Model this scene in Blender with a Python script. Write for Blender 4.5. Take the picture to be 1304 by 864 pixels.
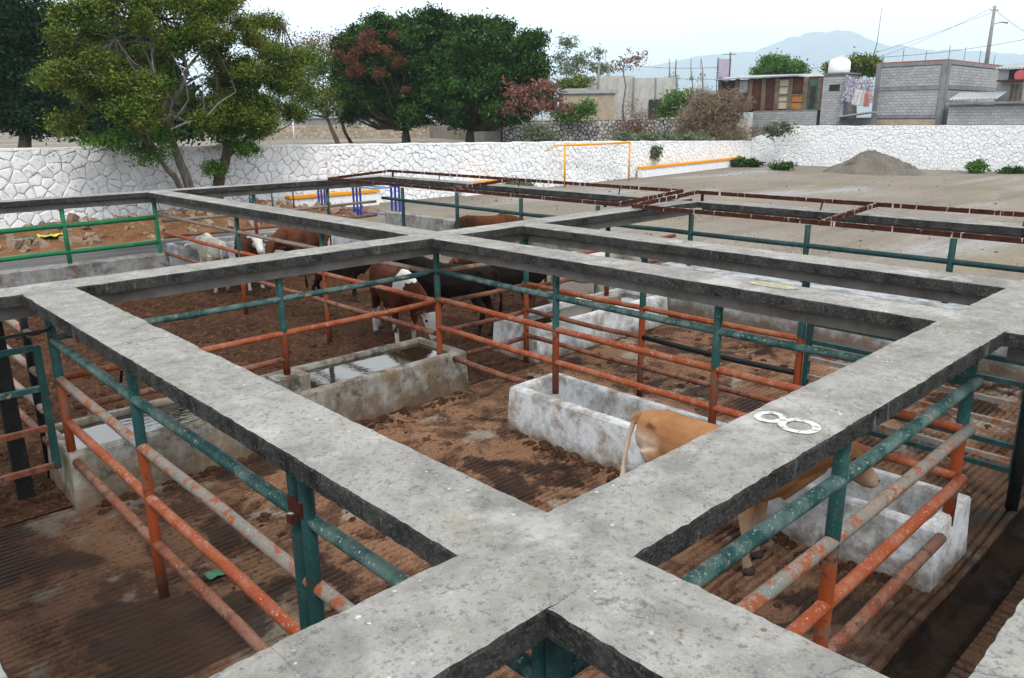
import bpy, bmesh, math, random
import numpy as np
from mathutils import Vector, Matrix, noise as mnoise
for o in list(bpy.data.objects): bpy.data.objects.remove(o)
SC = bpy.context.scene
COL = SC.collection
rnd = random.Random(7)
RN = np.random.RandomState(11)

# ------------------------------------------------------------------ camera
CAMZ = 3.88            # eye height above the pen floor: 1.6 m above the raised walkway
YAW, PITCH, ROLL = math.radians(46.6033), math.radians(15.7223), math.radians(-0.5721)
FPX = 999.29           # focal length in photo pixels (photo is 1304 px wide)
_d = np.array([math.cos(YAW)*math.cos(PITCH), math.sin(YAW)*math.cos(PITCH), -math.sin(PITCH)])
_r = np.cross(_d, [0, 0, 1]); _r /= np.linalg.norm(_r)
_u = np.cross(_r, _d)
_c, _s = math.cos(ROLL), math.sin(ROLL)
CR, CU = _c*_r+_s*_u, -_s*_r+_c*_u
cd = bpy.data.cameras.new('camera'); cam = bpy.data.objects.new('camera', cd); COL.objects.link(cam)
cd.sensor_width = 36.0; cd.lens = 36.0*FPX/1304.0; cd.clip_start = 0.05; cd.clip_end = 30000
M3 = Matrix((CR, CU, -_d)).transposed()
cam.matrix_world = Matrix.Translation((0, 0, CAMZ)) @ M3.to_4x4()
SC.camera = cam
SC.render.resolution_x, SC.render.resolution_y = 1024, 678

# ------------------------------------------------------------------ sky and sun (bright overcast)
W = bpy.data.worlds.new('World'); SC.world = W; W.use_nodes = True
wt = W.node_tree; wt.nodes.clear()
def wn(t, **k):
    n = wt.nodes.new(t)
    for a, b in k.items(): setattr(n, a, b)
    return n
SUN_EL, SUN_AZ = math.radians(52), math.radians(236)     # azimuth counted from +X towards +Y
sky = wn('ShaderNodeTexSky', sky_type='NISHITA'); sky.sun_disc = False
sky.sun_elevation = SUN_EL; sky.sun_rotation = math.radians(90)-SUN_AZ
skm = wn('ShaderNodeVectorMath', operation='SCALE'); skm.inputs['Scale'].default_value = 0.13
wt.links.new(sky.outputs[0], skm.inputs[0])
tc = wn('ShaderNodeTexCoord')
sep = wn('ShaderNodeSeparateXYZ'); wt.links.new(tc.outputs['Generated'], sep.inputs[0])
mp = wn('ShaderNodeMapping'); mp.inputs['Scale'].default_value = (1, 1, 3.2)
wt.links.new(tc.outputs['Generated'], mp.inputs[0])
nz = wn('ShaderNodeTexNoise'); nz.inputs['Scale'].default_value = 2.6; nz.inputs['Detail'].default_value = 7
wt.links.new(mp.outputs[0], nz.inputs[0])
# clouds: thin towards the horizon, closed above
el = wn('ShaderNodeMapRange'); el.inputs['From Min'].default_value = 0.0; el.inputs['From Max'].default_value = 0.14
el.inputs['To Min'].default_value = 0.05; el.inputs['To Max'].default_value = 1.0
wt.links.new(sep.outputs['Z'], el.inputs[0])
cf = wn('ShaderNodeMath', operation='MULTIPLY_ADD'); cf.inputs[1].default_value = 1.3; cf.inputs[2].default_value = -0.62
wt.links.new(nz.outputs['Fac'], cf.inputs[0])
cs = wn('ShaderNodeMath', operation='ADD', use_clamp=True)
wt.links.new(cf.outputs[0], cs.inputs[0]); wt.links.new(el.outputs[0], cs.inputs[1])
mx = wn('ShaderNodeMix', data_type='RGBA')
wt.links.new(cs.outputs[0], mx.inputs['Factor']); wt.links.new(skm.outputs[0], mx.inputs['A'])
mx.inputs['B'].default_value = (1.10, 1.10, 1.105, 1)
bg = wn('ShaderNodeBackground'); bg.inputs['Strength'].default_value = 1.0
wo = wn('ShaderNodeOutputWorld')
wt.links.new(mx.outputs['Result'], bg.inputs[0]); wt.links.new(bg.outputs[0], wo.inputs[0])
sl = bpy.data.lights.new('sun', 'SUN'); sl.energy = 1.5; sl.angle = math.radians(11); sl.color = (1, .96, .9)
so = bpy.data.objects.new('sun', sl); COL.objects.link(so)
sdir = Vector((math.cos(SUN_AZ)*math.cos(SUN_EL), math.sin(SUN_AZ)*math.cos(SUN_EL), math.sin(SUN_EL)))
so.rotation_euler = sdir.to_track_quat('Z', 'Y').to_euler(); so.location = (0, 0, 40)
vs = SC.view_settings; vs.view_transform = 'Standard'; vs.look = 'None'; vs.exposure = 0.80; vs.gamma = 1
vs.use_curve_mapping = False
SC.render.engine = 'CYCLES'
SC.cycles.max_bounces = 6; SC.cycles.diffuse_bounces = 3; SC.cycles.glossy_bounces = 3
SC.cycles.transmission_bounces = 4; SC.cycles.volume_bounces = 2

# ------------------------------------------------------------------ photo pixel -> direction -> point on a plane of the place
def ray(px, py):
    return _d + CR*(px-652.0)/FPX - CU*(py-432.0)/FPX
def onx(px, py, X):
    v = ray(px, py); v = v*X/v[0]; return Vector((v[0], v[1], v[2]+CAMZ))
def ony(px, py, Y):
    v = ray(px, py); v = v*Y/v[1]; return Vector((v[0], v[1], v[2]+CAMZ))
def onz(px, py, Z):
    v = ray(px, py); v = v*(Z-CAMZ)/v[2]; return Vector((v[0], v[1], Z))
def ondist(px, py, D):                 # at D metres along the viewing axis
    v = ray(px, py)*D; return Vector((v[0], v[1], v[2]+CAMZ))

# ------------------------------------------------------------------ object helpers
def obj(name, data, mats, parent=None, loc=None):
    o = bpy.data.objects.new(name, data); COL.objects.link(o)
    if data is not None and mats is not None:
        for m in (mats if isinstance(mats, (list, tuple)) else [mats]):
            if m.name not in data.materials: data.materials.append(m)
    if parent is not None: o.parent = parent
    if loc is not None: o.location = loc
    return o
def tag(o, label=None, cat=None, group=None, kind=None):
    if label: o['label'] = label
    if cat: o['category'] = cat
    if group: o['group'] = group
    if kind: o['kind'] = kind
    return o
def thing(name, label, cat, loc=(0, 0, 0), rz=0, group=None):
    o = bpy.data.objects.new(name, None); COL.objects.link(o)
    o.empty_display_size = .2; o.location = loc; o.rotation_euler = (0, 0, rz)
    return tag(o, label, cat, group)
def me_from(name, verts, faces, smooth=False, midx=None):
    m = bpy.data.meshes.new(name); m.from_pydata([tuple(v) for v in verts], [], faces)
    if smooth: m.polygons.foreach_set('use_smooth', [True]*len(m.polygons))
    if midx is not None: m.polygons.foreach_set('material_index', midx)
    m.update(); return m
class MB:
    """collects boxes, tubes and prisms into one mesh"""
    def __init__(s): s.v = []; s.f = []; s.mi = []; s.sm = []
    def add(s, vs, fs, mi=0, smooth=False):
        b = len(s.v); s.v += [tuple(v) for v in vs]
        for f in fs: s.f.append(tuple(i+b for i in f)); s.mi.append(mi); s.sm.append(smooth)
        return s
    def box(s, c, size, mi=0, rz=0, rot=None, jit=0):
        hx, hy, hz = size[0]/2, size[1]/2, size[2]/2
        R = rot if rot is not None else Matrix.Rotation(rz, 3, 'Z')
        vs = []
        for x, y, z in ((-1,-1,-1),(1,-1,-1),(1,1,-1),(-1,1,-1),(-1,-1,1),(1,-1,1),(1,1,1),(-1,1,1)):
            v = R @ Vector((x*hx, y*hy, z*hz)) + Vector(c)
            if jit: v += Vector((rnd.uniform(-jit, jit), rnd.uniform(-jit, jit), rnd.uniform(-jit, jit)))
            vs.append(v)
        return s.add(vs, [(0,3,2,1),(4,5,6,7),(0,1,5,4),(1,2,6,5),(2,3,7,6),(3,0,4,7)], mi)
    def bar(s, p0, p1, w, h, mi=0, up=(0,0,1)):
        p0, p1 = Vector(p0), Vector(p1); d = (p1-p0); L = d.length; d.normalize()
        u = Vector(up); u = (u-d*u.dot(d)).normalized(); r = d.cross(u)
        R = Matrix((d, -r, u)).transposed()
        return s.box((p0+p1)/2, (L, w, h), mi, rot=R)
    def tube(s, pts, rad, n=10, mi=0, caps=True, smooth=True):
        pts = [Vector(p) for p in pts]; N = len(pts)
        if not isinstance(rad, (list, tuple)): rad = [rad]*N
        ref = None; vs = []
        for i, p in enumerate(pts):
            t = (pts[min(i+1, N-1)]-pts[max(i-1, 0)]).normalized()
            if ref is None:
                ref = Vector((0, 0, 1)) if abs(t.z) < .9 else Vector((1, 0, 0))
            a = (ref-t*ref.dot(t)).normalized(); ref = a; b = t.cross(a)
            r = rad[i]; ra, rb = (r if isinstance(r, (tuple, list)) else (r, r))
            for k in range(n):
                an = 2*math.pi*k/n
                vs.append(p+a*(ra*math.cos(an))+b*(rb*math.sin(an)))
        fs = []
        for i in range(N-1):
            for k in range(n):
                fs.append((i*n+k, i*n+(k+1) % n, (i+1)*n+(k+1) % n, (i+1)*n+k))
        s.add(vs, fs, mi, smooth)
        if caps:
            b = len(s.v)-N*n
            s.f.append(tuple(b+k for k in reversed(range(n)))); s.mi.append(mi); s.sm.append(False)
            s.f.append(tuple(b+(N-1)*n+k for k in range(n))); s.mi.append(mi); s.sm.append(False)
        return s
    def prism(s, poly, z0, z1, mi=0):
        n = len(poly); vs = [(p[0], p[1], z0) for p in poly]+[(p[0], p[1], z1) for p in poly]
        fs = [tuple(reversed(range(n))), tuple(range(n, 2*n))]+[(k, (k+1) % n, n+(k+1) % n, n+k) for k in range(n)]
        return s.add(vs, fs, mi)
    def mesh(s, name):
        m = bpy.data.meshes.new(name); m.from_pydata(s.v, [], s.f)
        m.polygons.foreach_set('material_index', s.mi); m.polygons.foreach_set('use_smooth', s.sm)
        m.update(); return m
    def build(s, name, mats, parent=None):
        return obj(name, s.mesh(name), mats, parent)
def nz3(x, y, z, sc=1.0): return mnoise.noise(Vector((x*sc, y*sc, z*sc)))

# ------------------------------------------------------------------ material helpers
class G:
    def __init__(s, name):
        s.m = bpy.data.materials.new(name); s.m.use_nodes = True; s.t = s.m.node_tree; s.t.nodes.clear()
        s.o = s.t.nodes.new('ShaderNodeOutputMaterial'); s.b = s.t.nodes.new('ShaderNodeBsdfPrincipled')
        s.t.links.new(s.b.outputs[0], s.o.inputs[0]); s.g = s.t.nodes.new('ShaderNodeNewGeometry')
        s.pos = s.g.outputs['Position']; s.isl = s.g.outputs['Random Per Island']
    def n(s, t, **k):
        x = s.t.nodes.new(t)
        for a, b in k.items(): setattr(x, a, b)
        return x
    def L(s, a, b):
        if isinstance(a, bpy.types.NodeSocket): s.t.links.new(a, b)
        elif isinstance(a, (tuple, list)) and len(a) == 3 and len(b.default_value) == 4: b.default_value = (*a, 1)
        else: b.default_value = a
    def ocoord(s): return s.n('ShaderNodeTexCoord').outputs['Object']
    def map(s, v=None, scale=(1,1,1), rot=(0,0,0), loc=(0,0,0)):
        m = s.n('ShaderNodeMapping'); s.L(v or s.pos, m.inputs[0]); m.inputs['Scale'].default_value = scale
        m.inputs['Rotation'].default_value = rot; m.inputs['Location'].default_value = loc; return m.outputs[0]
    def noise(s, scale, detail=4, rough=.55, v=None, dist=0):
        x = s.n('ShaderNodeTexNoise'); s.L(v or s.pos, x.inputs['Vector']); x.inputs['Scale'].default_value = scale
        x.inputs['Detail'].default_value = detail; x.inputs['Roughness'].default_value = rough
        x.inputs['Distortion'].default_value = dist; return x.outputs['Fac']
    def vor(s, scale, v=None, feature='F1', out='Distance', rnd_=1):
        x = s.n('ShaderNodeTexVoronoi', feature=feature); s.L(v or s.pos, x.inputs['Vector'])
        x.inputs['Scale'].default_value = scale; x.inputs['Randomness'].default_value = rnd_; return x.outputs[out]
    def ramp(s, f, stops, interp='LINEAR'):
        x = s.n('ShaderNodeValToRGB'); s.L(f, x.inputs[0]); r = x.color_ramp; r.interpolation = interp
        while len(r.elements) < len(stops): r.elements.new(.5)
        for e, (p, c) in zip(r.elements, stops):
            e.position = p; e.color = (c, c, c, 1) if isinstance(c, (int, float)) else (*c, 1)
        return x.outputs[0]
    def step(s, f, a, b):
        x = s.n('ShaderNodeMapRange'); s.L(f, x.inputs[0]); x.inputs['From Min'].default_value = a; x.inputs['From Max'].default_value = b
        return x.outputs[0]
    def mix(s, f, a, b, mode='MIX'):
        x = s.n('ShaderNodeMix', data_type='RGBA', blend_type=mode); s.L(f, x.inputs['Factor'])
        s.L(a, x.inputs['A']); s.L(b, x.inputs['B']); return x.outputs['Result']
    def math(s, op, a, b=0.0, clamp=False):
        x = s.n('ShaderNodeMath', operation=op, use_clamp=clamp); s.L(a, x.inputs[0]); s.L(b, x.inputs[1]); return x.outputs[0]
    def sepz(s, v=None, ax='Z'):
        x = s.n('ShaderNodeSeparateXYZ'); s.L(v or s.pos, x.inputs[0]); return x.outputs[ax]
    def attr(s, name):
        x = s.n('ShaderNodeAttribute', attribute_name=name); return x
    def fin(s, col, rough=.85, bump=None, bs=.5, bd=.01, spec=.06, metal=0):
        s.L(col, s.b.inputs['Base Color']); s.L(rough, s.b.inputs['Roughness'])
        s.b.inputs['Specular IOR Level'].default_value = spec; s.b.inputs['Metallic'].default_value = metal
        if bump is not None:
            x = s.n('ShaderNodeBump'); x.inputs['Strength'].default_value = bs; x.inputs['Distance'].default_value = bd
            s.L(bump, x.inputs['Height']); s.t.links.new(x.outputs[0], s.b.inputs['Normal'])
        return s.m
# ================================================================== materials
def m_concrete_top():
    g = G('weathered_concrete')
    big = g.noise(.8, 5, .6); mid = g.noise(6, 6, .68); pit = g.noise(34, 4, .75); fine = g.noise(95, 3, .7); grit = g.noise(190, 2, .6)
    c = g.mix(g.step(mid, .32, .68), (.178, .172, .157), (.297, .289, .268))
    c = g.mix(g.math('MULTIPLY', g.step(big, .50, .70), .8), c, (.315, .307, .287))
    c = g.mix(g.math('MULTIPLY', g.step(pit, .53, .64), .7), c, (.08, .078, .075))
    c = g.mix(g.math('MULTIPLY', g.step(fine, .55, .70), .5), c, (.07, .07, .068))
    c = g.mix(g.math('MULTIPLY', g.step(grit, .55, .68), .45), c, (.40, .40, .39))
    ws = g.noise(1.6, 6, .7, v=g.map(loc=(2.2, 8.1, 0)))           # lime bloom, whitest round the crossing
    c = g.mix(g.math('MULTIPLY', g.step(ws, .55, .66), .5), c, (.44, .44, .43))
    dk = g.noise(1.25, 6, .72, v=g.map(loc=(7.7, 1.3, 0)), dist=.4)
    c = g.mix(g.math('MULTIPLY', g.step(dk, .52, .64), .42), c, (.095, .092, .085))
    wr = g.math('ADD', g.vor(13), g.math('MULTIPLY', g.math('SUBTRACT', g.noise(30, 3, .6), .5), .22))
    sp2 = g.noise(3.1, 3, .6)                                       # bird droppings
    c = g.mix(g.math('MULTIPLY', g.step(wr, .12, .05), g.step(sp2, .44, .56)), c, (.46, .46, .455))
    wr2 = g.math('ADD', g.vor(4.2, v=g.map(loc=(3, 7, 0))), g.math('MULTIPLY', g.math('SUBTRACT', g.noise(11, 4, .7), .5), .20))
    c = g.mix(g.math('MULTIPLY', g.step(wr2, .055, .02), .8), c, (.52, .52, .51))
    bs = g.math('ADD', g.vor(5.1, v=g.map(loc=(1, 3, 0))), g.math('MULTIPLY', g.math('SUBTRACT', g.noise(16, 3, .6), .5), .2))
    c = g.mix(g.math('MULTIPLY', g.step(bs, .05, .02), .7), c, (.09, .05, .03))
    rs = g.noise(2.3, 6, .7, v=g.map(loc=(9, 2, 0)))
    c = g.mix(g.math('MULTIPLY', g.step(rs, .67, .72), .5), c, (.17, .10, .06))
    ye = g.noise(1.7, 4, .6, v=g.map(loc=(-4, 5, 3)))
    c = g.mix(g.math('MULTIPLY', g.step(ye, .62, .75), .22), c, (.42, .38, .26))
    wob = g.math('MULTIPLY', g.math('SUBTRACT', g.noise(5, 5, .6), .5), .16)
    cr = g.vor(.62, v=g.map(scale=(1, 1, .2)), feature='DISTANCE_TO_EDGE')
    cr = g.math('ABSOLUTE', g.math('SUBTRACT', g.math('ADD', cr, wob), .06))
    c = g.mix(g.math('MULTIPLY', g.math('MULTIPLY', g.step(cr, .0045, .0012), g.step(big, .40, .55)), .75), c, (.06, .06, .057))
    h = g.math('ADD', g.math('MULTIPLY', mid, .5), g.math('ADD', g.math('MULTIPLY', pit, .55), g.math('MULTIPLY', fine, .35)))
    return g.fin(c, .92, h, .9, .014, .05)
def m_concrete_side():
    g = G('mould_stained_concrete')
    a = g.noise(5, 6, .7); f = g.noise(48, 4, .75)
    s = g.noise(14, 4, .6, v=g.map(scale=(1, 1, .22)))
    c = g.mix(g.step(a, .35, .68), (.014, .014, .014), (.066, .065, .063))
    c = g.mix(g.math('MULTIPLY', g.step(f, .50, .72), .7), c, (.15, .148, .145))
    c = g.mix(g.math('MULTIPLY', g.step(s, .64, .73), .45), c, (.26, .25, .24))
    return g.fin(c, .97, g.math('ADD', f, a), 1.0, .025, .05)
def m_beam():
    g = G('dusty_beam_concrete')
    a = g.noise(3, 5, .6); s = g.noise(9, 5, .7, v=g.map(scale=(1, 1, .15)))
    c = g.mix(g.step(a, .3, .7), (.115, .105, .092), (.22, .21, .195))
    c = g.mix(g.math('MULTIPLY', g.step(s, .55, .75), .7), c, (.13, .095, .07))
    return g.fin(c, .9, a, .4, .01, .05)
def m_white_wash(name, white=(.60, .61, .615), bare=(.30, .265, .22), k=.55, dirtz=.22, mould=.7):
    g = G(name)
    a = g.noise(3.1, 7, .68); f = g.noise(38, 4, .7); st = g.noise(7, 5, .6, v=g.map(scale=(1, 1, .18)))
    c = g.mix(g.step(a, k-.10, k+.12), white, bare)
    c = g.mix(g.math('MULTIPLY', g.step(st, .52, .72), .55), c, (.33, .335, .35))
    c = g.mix(g.math('MULTIPLY', g.step(f, .60, .68), .7), c, (.07, .062, .055))
    mo = g.noise(1.7, 7, .74, v=g.map(loc=(4.4, .6, 2)))
    c = g.mix(g.math('MULTIPLY', g.step(mo, .50, .60), mould), c, (.035, .033, .03))
    sc = g.noise(2.6, 6, .7, v=g.map(loc=(1.1, 5.6, 7)))
    c = g.mix(g.math('MULTIPLY', g.step(sc, .54, .64), .6), c, (.17, .105, .055))
    z = g.math('ADD', g.sepz(), g.math('MULTIPLY', g.math('SUBTRACT', g.noise(4.3, 5, .65), .5), .55))
    c = g.mix(g.math('MULTIPLY', g.step(z, dirtz, dirtz-.22), .85), c, (.115, .075, .045))
    return g.fin(c, .9, g.math('ADD', f, a), .6, .012, .05)
def m_pen_floor(name='manured_grooved_concrete', k=1.0):
    g = G(name)
    a = g.noise(.55, 6, .62); st = g.noise(1.9, 7, .70, dist=.5); sm = g.noise(5.5, 7, .74, v=g.map(scale=(.8, 1.25, 1))); fine = g.noise(30, 4, .75); gr = g.noise(85, 3, .7)
    c = g.mix(g.step(a, .36, .62), (.158, .083, .047), (.23, .126, .073))             # dried dung film on concrete
    c = g.mix(g.math('MULTIPLY', g.step(st, .47, .57), .9), c, (.050, .022, .013))    # trodden dung
    c = g.mix(g.math('MULTIPLY', g.step(sm, .55, .64), .75), c, (.034, .015, .009))
    c = g.mix(g.math('MULTIPLY', g.step(fine, .52, .62), .75), c, (.040, .020, .012))
    c = g.mix(g.math('MULTIPLY', g.step(gr, .55, .66), .65), c, (.30, .20, .135))
    pl = g.noise(.95, 7, .68, v=g.map(loc=(5.3, 1.7, 0)))                              # bare cement patches
    c = g.mix(g.math('MULTIPLY', g.step(pl, .565, .615), .75), c, (.27, .24, .20))
    c = g.mix(g.math('MULTIPLY', g.math('MULTIPLY', g.step(pl, .575, .61), g.step(fine, .52, .6)), .6), c, (.10, .075, .055))
    wet = g.noise(.85, 6, .64, v=g.map(loc=(2, 9, 0)), dist=.6)                        # wet slurry
    west = g.step(g.sepz(ax='X'), 3.6, 1.6)
    w = g.step(g.math('ADD', g.math('ADD', wet, g.math('MULTIPLY', g.math('SUBTRACT', sm, .5), .10)), g.math('MULTIPLY', west, .055)), .55, .595)
    c = g.mix(g.math('MULTIPLY', w, .85), c, (.012, .0055, .004))
    c = g.mix(g.math('MULTIPLY', west, .62), c, (.027, .0145, .0095))
    near = g.step(g.math('ADD', g.sepz(ax='Y'), g.math('MULTIPLY', g.math('SUBTRACT', st, .5), 2.2)), 3.0, 1.9)   # always wet beside the gutter
    c = g.mix(g.math('MULTIPLY', near, .6), c, (.030, .019, .013))
    if k != 1: c = g.mix(1.0, c, (k, k*.97, k*.94), 'MULTIPLY')
    r = g.ramp(w, [(0, .93), (1, .5)])
    return g.fin(c, r, g.math('ADD', fine, sm), .9, .016, .12)
def m_manure():
    g = G('trampled_manure')
    a = g.noise(.8, 6, .62); f = g.noise(13, 6, .75); v = g.vor(20); b = g.noise(3.5, 6, .7)
    c = g.mix(g.step(a, .3, .7), (.036, .0165, .009), (.080, .039, .022))
    c = g.mix(g.math('MULTIPLY', g.step(b, .5, .66), .6), c, (.12, .066, .040))
    c = g.mix(g.math('MULTIPLY', g.step(f, .52, .66), .8), c, (.18, .105, .066))
    c = g.mix(g.math('MULTIPLY', g.step(v, .22, .06), .7), c, (.018, .009, .006))
    return g.fin(c, .96, g.math('ADD', f, v), 1.0, .05, .05)
def m_ground():
    g = G('dusty_ground')
    a = g.noise(.10, 7, .6); b = g.noise(.33, 7, .66, v=g.map(scale=(.35, 1, 1), rot=(0, 0, .5))); f = g.noise(5, 6, .7); gr = g.noise(30, 4, .7)
    c = g.mix(g.step(a, .35, .65), (.165, .145, .122), (.225, .204, .178))
    c = g.mix(g.math('MULTIPLY', g.step(b, .46, .64), .5), c, (.255, .205, .125))
    c = g.mix(g.math('MULTIPLY', g.step(g.noise(.21, 6, .6, v=g.map(scale=(.3, 1, 1), rot=(0, 0, .55), loc=(4, 4, 0))), .54, .64), .8), c, (.29, .295, .295))
    c = g.mix(g.math('MULTIPLY', g.step(f, .50, .64), .6), c, (.12, .10, .08))
    c = g.mix(g.math('MULTIPLY', g.step(gr, .54, .66), .6), c, (.09, .075, .06))
    tk = g.noise(.5, 6, .7, v=g.map(scale=(.12, 1.6, 1), rot=(0, 0, .35)))
    c = g.mix(g.math('MULTIPLY', g.step(tk, .53, .62), .45), c, (.13, .115, .095))
    return g.fin(c, .95, g.math('ADD', f, gr), .6, .03, .05)
def m_asphalt():
    g = G('grey_wet_yard')
    a = g.noise(.6, 6, .65, v=g.map(scale=(.3, 1, 1))); f = g.noise(16, 5, .7)
    c = g.mix(g.step(a, .35, .68), (.045, .045, .047), (.13, .128, .126))
    c = g.mix(g.math('MULTIPLY', g.step(f, .5, .7), .5), c, (.05, .048, .045))
    return g.fin(c, .7, f, .6, .02, .05)
def m_dirt(name, c0, c1, c2):
    g = G(name)
    a = g.noise(.9, 7, .65); f = g.noise(9, 6, .7)
    c = g.mix(g.step(a, .35, .65), c0, c1); c = g.mix(g.math('MULTIPLY', g.step(f, .5, .68), .7), c, c2)
    return g.fin(c, .95, g.math('ADD', f, a), .9, .06, .05)
def m_paint(name, main, worn, bare, km=.5, kb=.6, drop=.5, splitz=None, low=None):
    """old paint on pipe: main coat, faded coat, bare or rusted patches, bird droppings"""
    g = G(name)
    a = g.noise(4.2, 6, .68); b = g.noise(9, 6, .7, v=g.map(loc=(3, 1, 8))); f = g.noise(45, 4, .7)
    base = main
    if splitz is not None:
        z = g.math('ADD', g.sepz(), g.math('MULTIPLY', g.math('SUBTRACT', g.noise(11, 4, .6), .5), .16))
        base = g.mix(g.step(z, splitz-.02, splitz+.02), low, main)
        bt = g.step(g.sepz(), .30, .02)
        base = g.mix(g.math('MULTIPLY', bt, .6), base, (.06, .04, .03))
    c = g.mix(g.math('MULTIPLY', g.step(a, km-.06, km+.10), .8), base, worn)
    c = g.mix(g.step(b, kb-.02, kb+.05), c, bare)
    c = g.mix(g.math('MULTIPLY', g.step(f, .56, .66), .5), c, (.07, .045, .035))
    up = g.sepz(g.g.outputs['Normal'])
    dr = g.noise(48, 4, .7, v=g.map(loc=(7, 7, 7)))
    c = g.mix(g.math('MULTIPLY', g.math('MULTIPLY', g.step(dr, .60, .68), drop), g.step(up, -.2, .6)), c, (.62, .61, .57))
    return g.fin(c, .62, g.math('ADD', f, b), .45, .006, .18)
TEAL, TEALW = (.010, .055, .054), (.105, .165, .15)
ORNG, ORNGW, RUST = (.235, .047, .013), (.27, .12, .068), (.05, .02, .011)
MAT = {}
def mats():
    M = MAT
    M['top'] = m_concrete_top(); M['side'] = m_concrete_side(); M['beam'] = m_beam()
    M['trough'] = m_white_wash('limewashed_trough', (.56, .575, .59), (.27, .24, .20), .57, .22, .42)
    M['trough2'] = m_white_wash('bare_trough_concrete', (.30, .29, .27), (.17, .14, .105), .46, .3, .85)
    M['lowwall'] = m_white_wash('limewashed_low_wall', (.40, .43, .46), (.22, .21, .2), .56, .4, .35)
    M['greywall'] = m_white_wash('grey_low_wall', (.26, .26, .255), (.16, .155, .15), .5, .1)
    M['floor'] = m_pen_floor(); M['aisle'] = m_pen_floor('ribbed_aisle_concrete', .55); M['gutter'] = m_pen_floor('wet_gutter_muck', .22); M['manure'] = m_manure(); M['ground'] = m_ground(); M['asphalt'] = m_asphalt()
    M['mound'] = m_dirt('orange_spoil_heap', (.11, .05, .022), (.20, .105, .052), (.27, .18, .115))
    M['gravel'] = m_dirt('gravel_heap', (.095, .085, .072), (.15, .135, .115), (.23, .21, .185))
    M['rail1'] = m_paint('worn_teal_paint', TEAL, TEALW, (.36, .19, .11), .50, .63, .75)
    M['rail2'] = m_paint('faded_grey_orange_paint', (.215, .175, .145), (.14, .175, .16), (.25, .068, .027), .50, .53, .6)
    M['rail3'] = m_paint('orange_red_paint', ORNG, ORNGW, (.30, .23, .19), .52, .62, .5)
    M['rail4'] = m_paint('dull_rust_paint', (.155, .044, .02), (.18, .10, .068), (.06, .032, .022), .5, .55, .35)
    M['post'] = m_paint('teal_over_orange_post_paint', TEAL, (.028, .12, .112), RUST, .58, .60, .3, 1.33, ORNG)
    M['green'] = m_paint('bright_green_paint', (.012, .135, .055), (.03, .2, .09), (.05, .09, .05), .6, .72, .1)
    M['tealdark'] = m_paint('dark_teal_paint', (.009, .042, .043), (.03, .085, .08), RUST, .58, .60, .15)
    M['darkpost'] = m_paint('dark_steel', (.006, .008, .009), (.012, .018, .018), RUST, .6, .66, .1)
    M['blue'] = m_paint('blue_paint', (.02, .045, .28), (.06, .11, .38), (.12, .15, .3), .62, .75, .2)
    M['paleblue'] = m_paint('pale_blue_paint', (.13, .26, .45), (.2, .33, .5), (.3, .3, .3), .6, .7, .2)
    M['orangebench'] = m_paint('orange_bench_paint', (.75, .30, .012), (.8, .38, .04), (.5, .25, .08), .6, .72, 0)
    M['yellowpost'] = m_paint('yellow_goal_paint', (.72, .31, .012), (.75, .38, .06), (.35, .15, .05), .6, .72, 0)
    M['whitepost'] = m_paint('white_goal_paint', (.75, .75, .74), (.7, .7, .7), (.5, .5, .5), .6, .72, 0)
    M['rust'] = m_rust_channel(); M['water'] = m_water()
    M['stonewhite'] = m_stone_white(); M['mortar'] = m_joint('dark_joint', (.06, .058, .058), (.66, .66, .67), .62); M['mortarlight'] = m_joint('limed_joint', (.04, .04, .04), (.68, .68, .68), .59); M['mortarblack'] = m_joint('black_joint', (.02, .02, .02), (.05, .05, .05), .6)
    M['paintwhite'] = m_worn('white_road_paint', (.52, .52, .51), .56)
    M['paintyellow'] = m_worn('yellow_paint_splash', (.40, .37, .16), .50)
    M['hoof'] = m_flat('hoof_horn', (.05, .04, .035), .3); M['eye'] = m_flat('dark_eye', (.012, .008, .006), .1)
    M['horn'] = m_flat('pale_horn', (.38, .33, .26), .3)
    M['bark'] = m_bark('rough_bark', (.045, .032, .022), (.12, .09, .065)); M['barkpale'] = m_bark('pale_bark', (.07, .055, .042), (.22, .19, .165))
    M['leafacacia'] = m_leaf('acacia_leaf', [(0, (.008, .028, .005)), (.4, (.038, .090, .011)), (.75, (.100, .155, .020)), (1, (.21, .20, .035))])
    M['leafbright'] = m_leaf('bright_leaf', [(0, (.025, .075, .012)), (.6, (.055, .145, .02)), (1, (.13, .22, .04))])
    M['leafficus'] = m_leaf('ficus_leaf', [(0, (.002, .011, .003)), (.55, (.008, .034, .005)), (.82, (.028, .085, .010)), (1, (.085, .17, .022))])
    M['leafdark'] = m_leaf('dark_leaf', [(0, (.002, .009, .003)), (.6, (.006, .022, .006)), (1, (.018, .05, .011))])
    M['leafred'] = m_leaf('reddish_leaf', [(0, (.05, .018, .010)), (.6, (.125, .042, .022)), (1, (.19, .09, .045))])
    M['leafpink'] = m_leaf('pink_seed', [(0, (.09, .035, .03)), (.6, (.18, .075, .06)), (1, (.26, .15, .11))])
    M['leafdry'] = m_leaf('dry_straw', [(0, (.08, .05, .03)), (.6, (.18, .13, .08)), (1, (.30, .24, .16))])
    M['leafgrey'] = m_leaf('grey_green_leaf', [(0, (.06, .085, .05)), (.6, (.11, .14, .08)), (1, (.19, .2, .13))])
    M['mountain'] = m_dirt('far_mountain', (.035, .06, .05), (.055, .08, .06), (.08, .09, .07))
def m_flat(name, col, rough):
    g = G(name); f = g.noise(22, 4, .7)
    return g.fin(g.mix(g.math('MULTIPLY', g.step(f, .52, .7), .45), col, tuple(x*.55 for x in col)), rough, f, .2, .003)
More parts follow.
